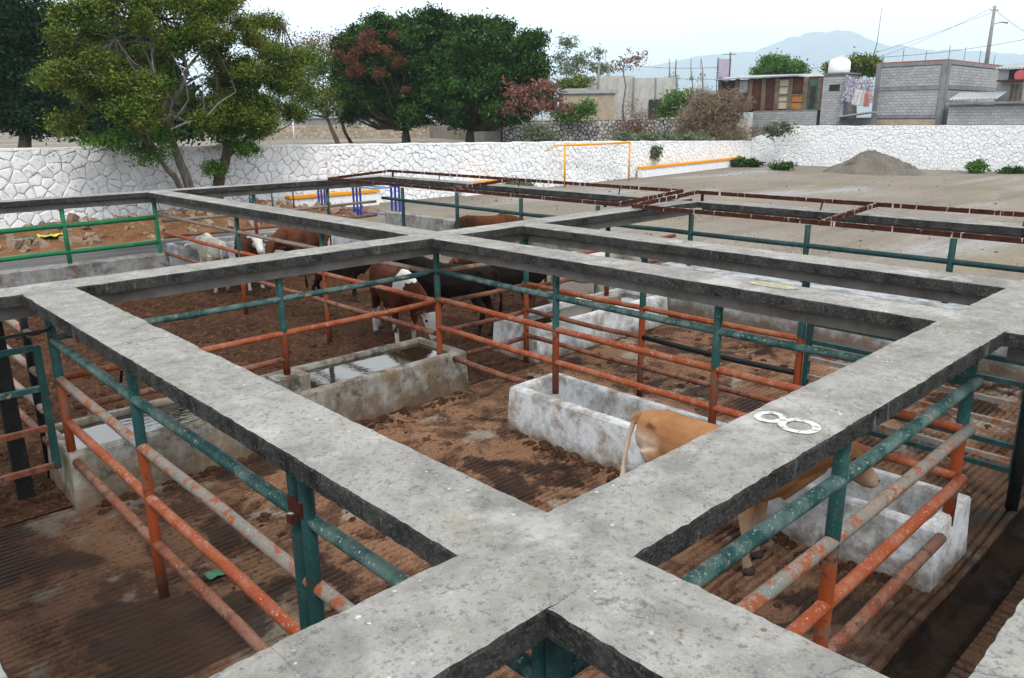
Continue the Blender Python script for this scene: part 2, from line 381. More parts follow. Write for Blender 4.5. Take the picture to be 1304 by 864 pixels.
def m_worn(name, col, k):
    """thin brushed paint with the concrete showing through"""
    g = G(name); f = g.noise(34, 5, .75); b = g.noise(7, 4, .6)
    return g.fin(g.mix(g.step(g.math('ADD', f, g.math('MULTIPLY', g.math('SUBTRACT', b, .5), .4)), k-.08, k+.04), col, (.22, .218, .208)), .9, f, .5, .004)
def m_rust_channel():
    g = G('rusty_channel_with_droppings')
    a = g.noise(6, 5, .65)
    c = g.mix(g.step(a, .3, .7), (.032, .010, .008), (.075, .026, .017))
    d = g.noise(9.5, 3, .65, v=g.map(scale=(1, 1, .05)))
    d2 = g.noise(16, 2, .5, v=g.map(scale=(1, 1, .08), loc=(3, 3, 0)))
    up = g.step(g.sepz(g.g.outputs['Normal']), .4, .8)
    m = g.math('MAXIMUM', g.step(d, .64, .67), g.math('MULTIPLY', g.step(d2, .64, .66), .9))
    m = g.math('MAXIMUM', m, g.math('MULTIPLY', up, g.step(g.noise(11, 4, .6), .56, .64)))
    c = g.mix(m, c, (.46, .44, .41))
    return g.fin(c, .8, a, .5, .01, .05)
def m_water():
    g = G('murky_trough_water')
    w = g.noise(7, 3, .5, v=g.map(scale=(1, 2.5, 1)))
    g.b.inputs['IOR'].default_value = 2.1
    return g.fin((.020, .016, .009), .02, w, .06, .02, .5)
def m_stone_white():
    g = G('whitewashed_stone')
    a = g.noise(.8, 5, .6); f = g.noise(9, 6, .75); s = g.noise(2.6, 6, .68)
    c = g.mix(g.step(a, .3, .7), (.76, .77, .79), (.84, .84, .84))
    c = g.mix(g.math('MULTIPLY', g.isl, .16), c, (.55, .56, .60))
    c = g.mix(g.math('MULTIPLY', g.step(s, .58, .70), .5), c, (.46, .46, .47))
    c = g.mix(g.math('MULTIPLY', g.step(f, .57, .64), .75), c, (.11, .107, .105))
    return g.fin(c, .9, f, .8, .04, .05)
def m_joint(name, lo, hi, k):
    g = G(name); f = g.noise(4.5, 5, .7); h = g.noise(1.2, 3)
    c = g.mix(g.step(g.math('ADD', f, g.math('MULTIPLY', h, .3)), k-.05, k+.05), lo, hi)
    return g.fin(c, .95, f, .6, .03, .05)
def m_bark(name, c0, c1):
    g = G(name); a = g.noise(9, 6, .7, v=g.map(scale=(1, 1, .3))); b = g.noise(3, 4)
    return g.fin(g.mix(g.step(a, .35, .65), c0, c1), .95, a, .9, .03, .05)
def m_leaf(name, stops):
    g = G(name); c = g.ramp(g.isl, stops)
    n = g.noise(.9, 4, .6)
    c = g.mix(g.math('MULTIPLY', g.step(n, .45, .7), .35), c, tuple(min(1, x*1.5+.012) for x in stops[-1][1]))
    g.fin(c, .6, None, spec=.08)
    tr = g.n('ShaderNodeBsdfTranslucent'); g.L(c, tr.inputs[0])
    ms = g.n('ShaderNodeMixShader'); ms.inputs[0].default_value = .2
    g.t.links.new(g.b.outputs[0], ms.inputs[1]); g.t.links.new(tr.outputs[0], ms.inputs[2]); g.t.links.new(ms.outputs[0], g.o.inputs[0])
    return g.m
mats()
# ================================================================== ground, yard, pens
def rect_mesh(name, xs, ys, hf, smooth=False):
    nx, ny = len(xs), len(ys); X, Y = np.meshgrid(xs, ys)
    vs = np.stack([X, Y, np.vectorize(hf)(X, Y)], -1).reshape(-1, 3)
    i = np.arange((nx-1)*(ny-1)); r, c = i//(nx-1), i % (nx-1); a = r*nx+c
    return quad_grid(name, vs, np.stack([a, a+1, a+nx+1, a+nx], 1), smooth)
def quad_grid(name, vs, qs, smooth=False):
    m = bpy.data.meshes.new(name); m.vertices.add(len(vs)); m.vertices.foreach_set('co', np.asarray(vs, np.float32).ravel())
    q = np.asarray(qs, np.int32); m.loops.add(q.size); m.loops.foreach_set('vertex_index', q.ravel())
    m.polygons.add(len(q)); m.polygons.foreach_set('loop_start', np.arange(0, q.size, 4, dtype=np.int32))
    if smooth: m.polygons.foreach_set('use_smooth', [True]*len(q))
    m.update(calc_edges=True); return m
FX0, FX1 = -5.0, 12.9
def gz(x, y):
    return -.6 if (-5.02 < x < 12.93 and -5.02 < y < 20.32) else 0.0
xs = [-9000, -300, -60, -20, -5.03, -5.01, 12.92, 12.94, 20, 30, 45, 62, 90, 300, 9000]
ys = [-9000, -300, -60, -20, -5.03, -5.01, 20.31, 20.33, 26, 30, 36, 60, 300, 9000]
tag(obj('ground', rect_mesh('ground', xs, ys, gz), MAT['ground']), 'pale dusty yard ground beyond the pens', 'ground', kind='structure')

# white perimeter wall line (plan)
NW = [(-14.0, 32.2), (36.0, 32.2), (60.7, 35.0)]
EW = [(60.7, 35.0), (62.4, 15.4), (64.5, -9.0)]
def up_poly(name, pts, z, mat, label):
    n = len(pts); m = me_from(name, [(p[0], p[1], z) for p in pts]+[(p[0], p[1], -1) for p in pts],
        [tuple(range(n))]+[(k, n+k, n+(k+1) % n, (k+1) % n) for k in range(n)])
    return tag(obj(name, m, mat), label, 'ground', kind='structure')
up_poly('upper_field', [(-9000, 32.45), (36, 32.45), (60.9, 35.25), (9000, 420), (9000, 9000), (-9000, 9000)], 1.75, MAT['ground'], 'raised field behind the white stone wall')
up_poly('upper_street', [(60.95, 35.2), (62.65, 15.4), (64.75, -9), (64.75, -9000), (9000, -9000), (9000, 419)], 2.95, MAT['ground'], 'raised ground under the houses behind the white wall')

def grooved(name, x0, x1, y0, y1, along='X', pitch=.078, label='', seed=0, mat='floor', depth=.032, step=.30, fs=.0098):
    """concrete floor cast with anti-slip grooves, wavering and partly filled"""
    ys_ = np.arange(y0, y1+1e-6, fs) if along == 'X' else np.arange(x0, x1+1e-6, fs)
    xs_ = np.linspace(x0, x1, max(2, int((x1-x0)/step))) if along == 'X' else np.linspace(y0, y1, max(2, int((y1-y0)/step)))
    nx, ny = len(xs_), len(ys_); vs = np.zeros((ny, nx, 3))
    for i, x in enumerate(xs_):
        wob = nz3(x*.35, seed, 1.3)*.05
        for j, y in enumerate(ys_):
            ph = (y+wob+nz3(x*.6, y*.5, seed)*.03)/pitch; t = ph-math.floor(ph); k = math.floor(ph)
            am = depth*(1.5 if x < 1.7 else 1)*max(0, min(1.3, .8+1.3*nz3(x*.5, k*.35, seed+4)+.7*nz3(x*2.5, k*1.7, seed+9)))
            g_ = max(0, 1-abs(t-.5)/.19)
            z = -am*min(1, g_*1.7)+.012*nz3(x*.7, y*.7, seed+2)+.004*nz3(x*4, y*4, seed)
            vs[j, i] = (x, y, z) if along == 'X' else (y, x, z)
    i = np.arange((nx-1)*(ny-1)); r, c = i//(nx-1), i % (nx-1); a = r*nx+c
    q = np.stack([a, a+1, a+nx+1, a+nx], 1)
    if along != 'X': q = q[:, ::-1]
    return tag(obj(name, quad_grid(name, vs.reshape(-1, 3), q), MAT[mat]), label, 'floor', kind='structure')
GUT0, GUT1 = 1.33, 1.68        # gutter between aisle and pens
grooved('pen_floor', 0.0, 12.9, GUT1, 8.62, 'X', label='grooved concrete pen floor stained with manure', seed=3)
grooved('pen_floor_west', -5.0, -.0, GUT1, 8.62, 'X', label='grooved concrete floor of the pens left of the aisle', seed=5, step=.6, fs=.022)
grooved('aisle_floor', 1.4, 12.9, -1.0, GUT0, 'Y', label='ribbed concrete floor of the aisle beside the gutter', seed=8, pitch=.10, depth=.034, mat='aisle')
b = MB()   # gutter trough
gp = [(GUT1, -.012), (GUT1-.015, -.10), (GUT1-.06, -.15), (GUT0+.08, -.16), (GUT0+.02, -.11), (GUT0, -.012)]
gx = np.arange(-5, 13, .5); vs = []; fs = []
for i, x in enumerate(gx):
    for y, z in gp: vs.append((x, y+.012*nz3(x*1.3, y*9, 1), z+.012*nz3(x*2, y*7, 4)))
n = len(gp)
for i in range(len(gx)-1):
    for k in range(n-1): fs.append((i*n+k, i*n+k+1, (i+1)*n+k+1, (i+1)*n+k))
b.add(vs, fs, 0, False); tag(b.build('gutter', MAT['gutter']), 'dark open drainage gutter beside the pens', 'gutter', kind='structure')
b = MB(); b.add([(-5, -5, -.03), (1.4, -5, -.03), (1.4, GUT0, -.03), (-5, GUT0, -.03)], [(0, 1, 2, 3)])
b.add([(1.4, -5, -.03), (12.9, -5, -.03), (12.9, -1, -.03), (1.4, -1, -.03)], [(0, 1, 2, 3)])
tag(b.build('aisle_underfloor', MAT['aisle']), 'plain concrete floor below the walkway crossing', 'floor', kind='structure')
# trampled manure in the back pens
def man_h(x, y):
    e = min(1, (y-8.6)/.5)
    return .012+e*(.05*nz3(x*.6, y*.6, 2)+.06*abs(nz3(x*2.3, y*2.3, 5))+.05*nz3(x*4.5, y*4.5, 8)+.03*nz3(x*10, y*10, 1))
tag(obj('dung_floor', rect_mesh('dung_floor', np.arange(-5, 12.95, .085), np.arange(8.6, 20.35, .085), man_h, True), MAT['manure']),
    'brown trampled manure floor of the back pens', 'floor', kind='structure')
# clods of dung lying loose on the floors
def clods(name, n, x0, x1, y0, y1, hf, s0, s1, rn):
    m = MB()
    for k in range(n):
        x, y = rn.uniform(x0, x1), rn.uniform(y0, y1); s = s0+(s1-s0)*rn.random()**3
        if nz3(x*.7, y*.7, 6) < rn.uniform(-.6, .5): continue
        vs = []; nn = 7; z = hf(x, y)
        for (r_, h_) in ((1.0, -.15), (.8, .30), (.35, .5)):
            for i in range(nn): a = 2*math.pi*i/nn+rn.random()*.5; q = s*r_*rn.uniform(.7, 1.2); vs.append((x+q*math.cos(a), y+q*math.sin(a), z+s*h_*rn.uniform(.7, 1.1)))
        fs = [(j*nn+i, j*nn+(i+1) % nn, (j+1)*nn+(i+1) % nn, (j+1)*nn+i) for j in range(2) for i in range(nn)]+[tuple(2*nn+i for i in range(nn))]
        m.add(vs, fs)
    return tag(m.build(name, MAT['manure']), None, None, kind='stuff')
crn = random.Random(5)
tag(clods('dung_clods', 5200, 1.5, 12.8, 9.7, 19.2, man_h, .015, .085, crn), 'loose clods of dung over the back pen floor', 'dung')
tag(clods('dung_crumbs', 1300, 2.3, 12.5, 1.95, 8.4, lambda x, y: -.004, .012, .075, crn), 'dung crumbs scattered on the grooved pen floor', 'dung')
def one(name, lab, *a): tag(clods(name, *a, crn), lab, 'dung')
one('trough_muck', 'muck piled along the foot of the long water trough', 420, 1.9, 7.0, 8.22, 8.50, lambda x, y: .0, .02, .09)
one('trough_muck', 'muck piled along the foot of the dry feed trough', 380, 6.26, 6.52, 1.9, 6.95, lambda x, y: .0, .02, .08)
# grey yard strip behind the back fence, spoil heap against the wall
tag(obj('yard_strip', rect_mesh('yard_strip', np.arange(-16, 12.6, .6), np.arange(20.35, 27.6, .5), lambda x, y: .02+.02*nz3(x*.7, y*.7, 3)), MAT['asphalt']),
    'wet grey strip of yard behind the green fence', 'yard', kind='structure')
def mound_h(x, y):
    e = math.exp(-((y-30.6)/1.9)**2); w = 1/(1+math.exp((x-17.5)*.9))
    return -.06+e*w*(.62+.35*nz3(x*.28, y*.3, 7)+.22*nz3(x*.9, y*.9, 2)+.10*nz3(x*2.4, y*2.4, 2))+.04*nz3(x*5, y*5, 1)*e
sh = tag(obj('spoil_heap', rect_mesh('spoil_heap', np.arange(-8, 21, .16), np.arange(26.2, 32.1, .16), mound_h), MAT['mound']),
    'long heap of orange-brown soil and rubble along the foot of the white wall', 'dirt heap')
b = MB()
for k in range(420):
    x, y = rnd.uniform(-2, 19), rnd.uniform(28, 31.9); s = rnd.choice((.06, .08, .12, .16, .26))*rnd.uniform(.7, 1.3)
    R = Matrix.Rotation(rnd.uniform(0, 6), 3, Vector((rnd.random(), rnd.random(), rnd.random())).normalized())
    b.box((x, y, mound_h(x, y)+s*.2), (s*1.3, s, s*.8), 0, rot=R, jit=s*.16)
o = b.build('rubble', m_dirt('pale_rubble', (.22, .15, .10), (.32, .25, .19), (.13, .075, .045)), sh); o['kind'] = 'stuff'

# ================================================================== raised concrete walkways
ZT = 2.28; TH = .115; BEAM_B = 2.02
WLK = {}; LAP = (.51, 1.603, 2.089, 8.69, 9.19, 19.55)
def slab_part(parent, x0, x1, y0, y1, along, name='slab'):
    L0, L1, T0, T1 = (x0, x1, y0, y1) if along == 'X' else (y0, y1, x0, x1)
    far = max(abs(x0), abs(y0)) > 9 and (min(x0, y0) > 9 or True)
    st = .035 if min(abs(T0), abs(T1)) < 3 and L0 < 6 else .07
    ss = np.linspace(L0, L1, max(3, int((L1-L0)/st)))
    nt = 5; ts = [T0+.022]+list(np.linspace(T0+.07, T1-.07, nt))+[T1-.022]
    # cross-section: up the near side, over the top, down the far side
    sec = [(T0, ZT-TH, 0), (T0, ZT-TH*.6, 0), (T0, ZT-.018, 0), (T0+.006, ZT-.005, 0)]+[(t, ZT, 1) for t in ts]+[(T1-.006, ZT-.005, 0), (T1, ZT-.018, 0), (T1, ZT-TH*.6, 0), (T1, ZT-TH, 0)]
    n = len(sec); vs = []; fs = []; mi = []
    for i, s in enumerate(ss):
        for k, (t, z, topf) in enumerate(sec):
            sd = -1 if k < n/2 else 1
            a = s if along == 'X' else s+31
            if not topf:
                chip = .004*nz3(a*1.1, sd*3+t, 1)+.005*nz3(a*6, sd*5+t, z*6)+.006*nz3(a*17, sd*7, z*15)+.005*nz3(a*41, sd*7, z*31)
                ck = nz3(a*2.2, sd*9+t*2, 2); chip -= sd*0 ; ch2 = max(0, ck-.45)*.07
                t2 = t+chip-sd*ch2; z2 = z+.004*nz3(a*5, t*5, 3)-(ch2*.5 if k in (3, n-4) else 0)
            else:
                t2 = t; z2 = z+.0022*nz3(a*3, t*3, 4)+.0012*nz3(a*11, t*11, 9)
                if k in (4, n-5): z2 -= .003+.007*max(0, nz3(a*9, sd*4, 6))+.004*nz3(a*25, sd, 2); t2 += .008*nz3(a*14, sd*3, 8)
            vs.append((s, t2, z2) if along == 'X' else (t2, s, z2-.005))
    for i in range(len(ss)-1):
        for k in range(n-1):
            f = (i*n+k, i*n+k+1, (i+1)*n+k+1, (i+1)*n+k); f = f[::-1] if along == 'X' else f
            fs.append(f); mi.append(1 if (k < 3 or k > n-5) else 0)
        f = (i*n+n-1, i*n, (i+1)*n, (i+1)*n+n-1); fs.append(f[::-1] if along == 'X' else f); mi.append(2)
    for i in (0, len(ss)-1):
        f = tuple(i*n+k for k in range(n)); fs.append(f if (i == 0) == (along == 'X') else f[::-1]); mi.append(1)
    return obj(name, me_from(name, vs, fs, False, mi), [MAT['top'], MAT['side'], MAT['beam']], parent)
def walkway(key, along, c0, c1, spans, label, beams=None):
    """one raised walkway: slabs butted end to end with an edge beam under them"""
    t = thing('concrete_walkway', label, 'walkway', ((c0+c1)/2 if along != 'X' else spans[0][0], (c0+c1)/2 if along == 'X' else spans[0][0], 0), 0, 'raised concrete walkways over the pens')
    WLK[key] = t; inv = Matrix.Translation(t.location).inverted()
    for (a, b_) in spans:
        o = slab_part(t, a+.0006, b_-.0006, c0, c1, 'X') if along == 'X' else slab_part(t, c0, c1, a+(.002 if a not in LAP else -.022), b_-(.002 if b_ not in LAP else -.022), 'Y')
        o.matrix_parent_inverse = inv
    for (a, b_) in (spans if beams is None else beams):
        m = MB(); cc = (c0+c1)/2; w = .24; zc = (ZT-TH+BEAM_B)/2; h = ZT-TH-BEAM_B-.002
        nseg = max(2, int((b_-a)/.5)); vs = []; fs = []
        for i in range(nseg+1):
            s = a+(b_-a)*i/nseg; j = .008*nz3(s, cc, 3)
            for (dt, z) in ((-w/2, BEAM_B), (w/2, BEAM_B), (w/2, ZT-TH-.001), (-w/2, ZT-TH-.001)):
                vs.append((s, cc+dt+j, z+(j if z == BEAM_B else 0)) if along == 'X' else (cc+dt+j, s, z+(j if z == BEAM_B else 0)))
        for i in range(nseg):
            for k in range(4): fs.append((i*4+k, i*4+(k+1) % 4, (i+1)*4+(k+1) % 4, (i+1)*4+k))
        fs += [(3, 2, 1, 0), tuple(nseg*4+k for k in range(4))]
        m.add(vs, fs); o = m.build('edge_beam', MAT['beam'], t); o.matrix_parent_inverse = inv
    return t
A0, A1, A2, A3 = (.02, .51), (1.603, 2.089), (8.69, 9.19), (19.55, 20.05)
B0, B1, B2, B3, B4 = (-.24, .27), (1.672, 2.161), (6.70, 7.22), (8.48, 8.97), (13.25, 13.75)
walkway('A0', 'X', *A0, [(-4, 3.2), (3.2, 14)], 'narrow walkway whose grey edge is seen beside the dark gutter', [])
walkway('A1', 'X', *A1, [(-4, .9), (.9, 5.2), (5.2, 9.6), (9.6, 14)], 'near walkway with the white painted number eight', [])
walkway('A2', 'X', *A2, [(-5, -.4), (-.4, 4.4), (4.4, 9.3), (9.3, 13.25)], 'walkway over the long trough, running from gate to rusty rail frame')
walkway('A3', 'X', *A3, [(-5, 2), (2, 7), (7, 13.75)], 'farthest walkway, above the green fence by the spoil heap')
def yb(k, c, lab, segs, beams=None): walkway(k, 'Y', *c, segs, lab, beams)
s01, s12, s23 = (A0[1], A1[0]), (A1[1], A2[0]), (A2[1], A3[0])
yb('B0', B0, 'walkway along the left side of the dark ribbed pen', [(A0[1], A1[0]), (A1[1], A2[0])], [])
yb('B1', B1, 'broad near walkway crossing the numbered one, above the teal and orange fence', [s01, (A1[1], 5.4), (5.4, A2[0])], [])
yb('B2', B2, 'walkway with a yellow paint splash, crossing above the brown and white cow', [s01, s12, (A2[1], 14), (14, A3[0])])
yb('B3', B3, 'walkway just behind the one with the yellow splash', [s01, s12])
yb('B4', B4, 'outermost walkway, under the rusty rails next to the open yard', [(-3, A0[0]), s01, s12, s23])
def reparent(o, t): o.parent = t; o.matrix_parent_inverse = Matrix.Translation(t.location).inverted()
# painted 8 on the near walkway (two brushed rings) and the yellow splash
def ring(c, ax, r1, r2, w, n=44, z=ZT+.0045):
    vs = []; fs = []; ca, sa = math.cos(ax), math.sin(ax)
    for k in range(n):
        a = 2*math.pi*k/n
        for d in (-w/2, w/2):
            j = 1+.03*nz3(math.cos(a)*3, math.sin(a)*3, d*90+c[0]); x, y = (r1+d)*math.cos(a)*j, (r2+d)*math.sin(a)*j
            vs.append((c[0]+x*ca-y*sa, c[1]+x*sa+y*ca, z))
    for k in range(n): q = (k+1) % n; fs.append((2*k, 2*k+1, 2*q+1, 2*q))
    return vs, fs
b = MB(); c1, c2 = onz(980.5, 532, ZT), onz(1017.5, 543.5, ZT)
ax = math.atan2(c2.y-c1.y, c2.x-c1.x)
b.add(*ring(c1, ax, .062, .072, .038)); b.add(*ring(c2, ax, .088, .088, .042, z=ZT+.0052))
o = b.build('painted_number', MAT['paintwhite'], None); reparent(o, WLK['A1'])
b = MB(); c = onz(986, 363.5, ZT); vs = [(c.x, c.y, ZT+.0005)]
for k in range(30):
    a = 2*math.pi*k/30; r = .16*(1+.35*nz3(math.cos(a)*2, math.sin(a)*2, 5)); vs.append((c.x+r*.7*math.cos(a), c.y+1.6*r*math.sin(a), ZT+.0005))
b.add(vs, [(0, k+1, (k+1) % 30+1) for k in range(30)]); o = b.build('paint_splash', MAT['paintyellow'], None); reparent(o, WLK['B2'])

# ================================================================== troughs and low walls
def trough(name, x0, x1, y0, y1, h, wall, label, mat, water=None, rim=None, bottom=.18):
    t = thing(name, label, 'trough', ((x0+x1)/2, (y0+y1)/2, 0))
    cx, cy = t.location.x, t.location.y
    st = .12
    def loop(ins, z, jit):
        X0, X1, Y0, Y1 = x0+ins-cx, x1-ins-cx, y0+ins-cy, y1-ins-cy
        nxx, nyy = max(2, int((x1-x0)/st)), max(2, int((y1-y0)/st)); p = []
        for i in range(nxx): p.append((X0+(X1-X0)*i/nxx, Y0))
        for i in range(nyy): p.append((X1, Y0+(Y1-Y0)*i/nyy))
        for i in range(nxx): p.append((X1-(X1-X0)*i/nxx, Y1))
        for i in range(nyy): p.append((X0, Y1-(Y1-Y0)*i/nyy))
        return [(x+jit*nz3((x+cx)*4, (y+cy)*4, z*4), y+jit*nz3((x+cx)*4, (y+cy)*4, z*4+9), z+jit*.8*nz3((x+cx)*3, (y+cy)*3, z+3)) for x, y in p]
    rings = [loop(-.03, -.03, .014), loop(-.015, h*.4, .014), loop(0, h-.03, .012), loop(.015, h, .012), loop(wall-.015, h, .012), loop(wall, h-.03, .01), loop(wall+.03, bottom, .01)]
    n = len(rings[0]); vs = [v for r in rings for v in r]; fs = []
    for i in range(len(rings)-1):
        for k in range(n): q = (k+1) % n; fs.append((i*n+k, i*n+q, (i+1)*n+q, (i+1)*n+k))
    fs.append(tuple((len(rings)-1)*n+k for k in range(n)))
    obj('basin', me_from('basin', vs, fs), mat, t)
    if water:
        w = wall+.005; b_ = MB()
        b_.add([(x0+w-cx, y0+w-cy, water), (x1-w-cx, y0+w-cy, water), (x1-w-cx, y1-w-cy, water), (x0+w-cx, y1-w-cy, water)], [(0, 1, 2, 3)])
        b_.build('water', MAT['water'], t)
    return t
T1 = trough('water_trough', 1.80, 7.10, 8.50, 9.60, .60, .12, 'long concrete water trough under the fence, post block standing in it', MAT['trough2'], .545)
b = MB(); b.box((4.44-T1.location.x, 8.86-T1.location.y, .49), (.42, .36, .56), jit=.01); b.build('post_block', MAT['trough2'], T1)
T2 = trough('feed_trough', 6.52, 7.38, 1.82, 6.95, .57, .12, 'dry white limewashed feed trough the tan calf stands at', MAT['trough'])
T3 = trough('water_trough', 8.75, 12.30, 8.65, 9.70, .60, .12, 'limewashed water trough behind the fence, beside the cream cow', MAT['trough'], .50)
b = MB(); b.box((10.9-T3.location.x, 9.0-T3.location.y, .46), (.42, .36, .56), jit=.01); b.build('post_block', MAT['trough2'], T3)
T6 = trough('water_trough', 7.25, 12.9, 19.3, 20.4, .92, .12, 'pale trough at the far walkway with brown cows at it', MAT['lowwall'], .75)
def lowwall(name, x0, x1, y0, y1, h, label, mat):
    b_ = MB(); along = (x1-x0) > (y1-y0); L = max(x1-x0, y1-y0); ns = max(2, int(L/.3)); vs = []; fs = []
    cx, cy = (x0+x1)/2, (y0+y1)/2
    for i in range(ns+1):
        s = i/ns; zt = h+.012*nz3(s*L*1.5, x0, 2)
        for u, z in ((0, -.05), (0, h*.5), (.0, zt-.02), (.12, zt), (.88, zt), (1, zt-.02), (1, -.05)):
            j = .012*nz3(s*L*1.8, u*4, z*3)
            vs.append((x0+(x1-x0)*s-cx, y0+(y1-y0)*u+j-cy, z) if along else (x0+(x1-x0)*u+j-cx, y0+(y1-y0)*s-cy, z))
    for i in range(ns):
        for k in range(6): f = (i*7+k, i*7+k+1, (i+1)*7+k+1, (i+1)*7+k); fs.append(f[::-1] if along else f)
    fs += [tuple(range(7)), tuple(ns*7+k for k in reversed(range(7)))]
    b_.add(vs, fs); o = b_.build(name, mat); o.location = (cx, cy, 0)
    return tag(o, label, 'wall')
lowwall('low_wall', 12.95, 13.4, -2.0, 9.3, 1.02, 'low limewashed wall below the outermost walkway', MAT['lowwall'])
lowwall('low_wall', -5, 6.95, 19.45, 19.95, .80, 'low grey concrete wall carrying the green posts', MAT['greywall'])
lowwall('low_wall', 16.6, 16.95, 11.5, 24.3, .62, 'low grey wall in the yard behind the lone brown cow', MAT['greywall'])
# ================================================================== pipe fences and gates
HR = [1.79, 1.38, .93, .51]
RM = ['rail1', 'rail2', 'rail3', 'rail4']
def pipe(parent, name, p0, p1, r, mat, off, sag=.014, n=12):
    p0, p1 = Vector(p0), Vector(p1); L = (p1-p0).length; k = max(2, int(L/.8)+1); pts = []
    for i in range(k+1):
        t = i/k; p = p0.lerp(p1, t); e = math.sin(math.pi*t)
        p = p+Vector((nz3(p.x*1.3, p.y*1.3, 1)*sag, nz3(p.x*1.3, p.y*1.3, 5)*sag, -sag*e*1.2+nz3(p.x, p.y, 9)*sag))*(1 if 0 < i < k else 0)
        pts.append(p-off)
    m = MB(); m.tube(pts, r, n, 0); return m.build(name, MAT[mat] if isinstance(mat, str) else mat, parent)
def fence(label, axis, c, s0, s1, posts, rails=None, pm='post', pr=.044, rr=.042, ptop=None, group='pipe fences between the pens', plab=None, pz=None):
    """posts: positions along the run; rails: (height, start, end, material)"""
    P = lambda s, z: Vector((s, c, z)) if axis == 'X' else Vector((c, s, z))
    t = thing('pipe_fence', label, 'fence', P((s0+s1)/2, 0), 0, group); off = t.location.copy()
    for i, s in enumerate(posts):
        z0 = (pz or {}).get(i, -.02); pipe(t, 'post', P(s, z0), P(s, ptop or BEAM_B+.01), pr, pm, off, .003)
    for (z, a, b_, mt) in (rails or [(HR[k], s0, s1, RM[k]) for k in range(4)]):
        pipe(t, 'rail', P(a, z+.01*nz3(a, c, z)), P(b_, z+.01*nz3(b_, c, z)), rr, mt, off)
    return t
R4 = lambda a, b_: [(HR[k], a, b_, RM[k]) for k in range(4)]
# F1 under the broad near walkway
f = fence('near fence under the broad walkway, with a doubled teal post and orange lower rails', 'Y', 1.85, 1.82, 8.66, [6.30, 8.62, 1.80],
    [(HR[0], 1.82, 8.62, 'rail1'), (HR[1], 1.82, 8.62, 'rail2'), (HR[2], 1.82, 8.62, 'rail3'), (HR[3], 1.82, 8.52, 'rail4')], pz={1: .5}, ptop=ZT-TH+.005)
off = f.location
for dy, mt in ((0, 'tealdark'), (.12, 'tealdark')):       # doubled steel upright with a hinge plate
    pipe(f, 'post', (1.83, 3.56+dy, -.02), (1.83, 3.56+dy, ZT-TH+.005), .043, mt, off, .002)
b = MB(); b.box((1.80-off.x, 3.62-off.y, 1.86), (.03, .16, .09)); b.box((1.77-off.x, 3.62-off.y, 1.80), (.05, .05, .05)); b.build('hinge_plate', MAT['rust'], f)
b = MB(); b.tube([Vector((1.83, 6.55, 1.86))-off, Vector((1.80, 6.42, 1.90))-off, Vector((1.80, 6.36, 2.0))-off], .012, 6); b.build('tie_wire', MAT['darkpost'], f)
fence('short fence stub under the walkway crossing, with an open-ended teal pipe', 'Y', 1.83, .30, 1.74, [1.70],
    [(1.72, .3, 1.74, 'tealdark'), (1.30, .3, 1.74, 'rail1'), (.85, .3, 1.74, 'rail3')], pm='tealdark', pr=.05, ptop=ZT-TH+.005)
b = MB(); b.tube([(0, 0, 0), (-.34, .03, -.02)], .048, 14, caps=False); b.tube([(-.34, .03, -.02), (0, 0, 0)], .041, 14, caps=False)
o = b.build('loose_pipe', MAT['tealdark']); o.location = (1.80, 1.67, 1.70); tag(o, 'short open-ended teal pipe clamped beside the crossing post', 'pipe')
# F2 under the numbered walkway
f = fence('near fence under the numbered walkway, droppings on its thick teal top rail', 'X', 1.78, 1.88, 6.86, [4.37],
    [(HR[0], 1.88, 6.86, 'rail1'), (HR[1], 1.88, 6.86, 'rail2'), (HR[2], 1.88, 6.86, 'rail3'), (HR[3], 1.88, 6.53, 'rail4')], rr=.046, pr=.047, ptop=ZT-TH+.005)
pipe(f, 'post', (6.93, 1.86, .45), (6.93, 1.86, ZT-TH+.005), .05, 'post', f.location, .002)
# F3 over the long trough
fence('fence standing over the long water trough, yellow patches on its grey top rail', 'X', 8.86, 1.90, 6.86, [4.44],
    [(1.76, 1.9, 6.86, 'rail1'), (1.32, 1.9, 6.86, 'rail3'), (.98, 2.0, 4.45, 'rail4')], pz={0: .75}, rr=.038)
# F4 middle fence
fence('middle fence under the yellow-splashed walkway, ending at the corner post by the cow', 'Y', 6.88, 1.84, 8.86, [4.2, 6.48, 8.84],
    [(1.77, 1.84, 8.86, 'rail1'), (1.36, 1.84, 8.86, 'rail3'), (.93, 1.84, 8.86, 'rail3'), (.52, 6.9, 8.5, 'rail4')], pz={0: .5, 1: .5}, rr=.04)
# F5 behind the corner post
fence('three rusty rails between the corner post and the green post by the limewashed trough', 'X', 8.84, 6.95, 8.62, [],
    [(1.30, 6.95, 8.62, 'rail4'), (.86, 6.95, 8.62, 'rail4'), (.42, 6.95, 8.62, 'rail4'), (1.76, 6.95, 8.62, 'rail2')], rr=.038)
# F6
fence('rear fence under the second walkway, orange rails with one blackened length', 'Y', 8.64, 4.15, 8.86, [4.15, 6.48, 8.80],
    [(1.33, 4.15, 8.86, 'rail3'), (.90, 6.48, 8.86, 'rail4'), (.90, 4.15, 6.48, 'darkpost'), (.47, 4.15, 8.86, 'rail4')], rr=.037)
# F7
fence('fence leading away to the far walkway, its rails crossing in front of the black calf', 'Y', 6.88, 8.92, 19.4, [12.0, 15.3],
    [(1.74, 8.92, 19.4, 'rail2'), (1.32, 8.92, 19.4, 'rail3'), (.82, 8.92, 19.4, 'rail4')], rr=.04)
# F8
fence('bright green fence on the low grey wall below the far walkway', 'X', 19.72, -5, 6.86, [-1.3, 1.75, 4.85, 6.86],
    [(1.66, -5, 6.86, 'green'), (1.06, -5, 6.86, 'green')], pm='green', pz={0: .7, 1: .7, 2: .7}, rr=.055, pr=.05)
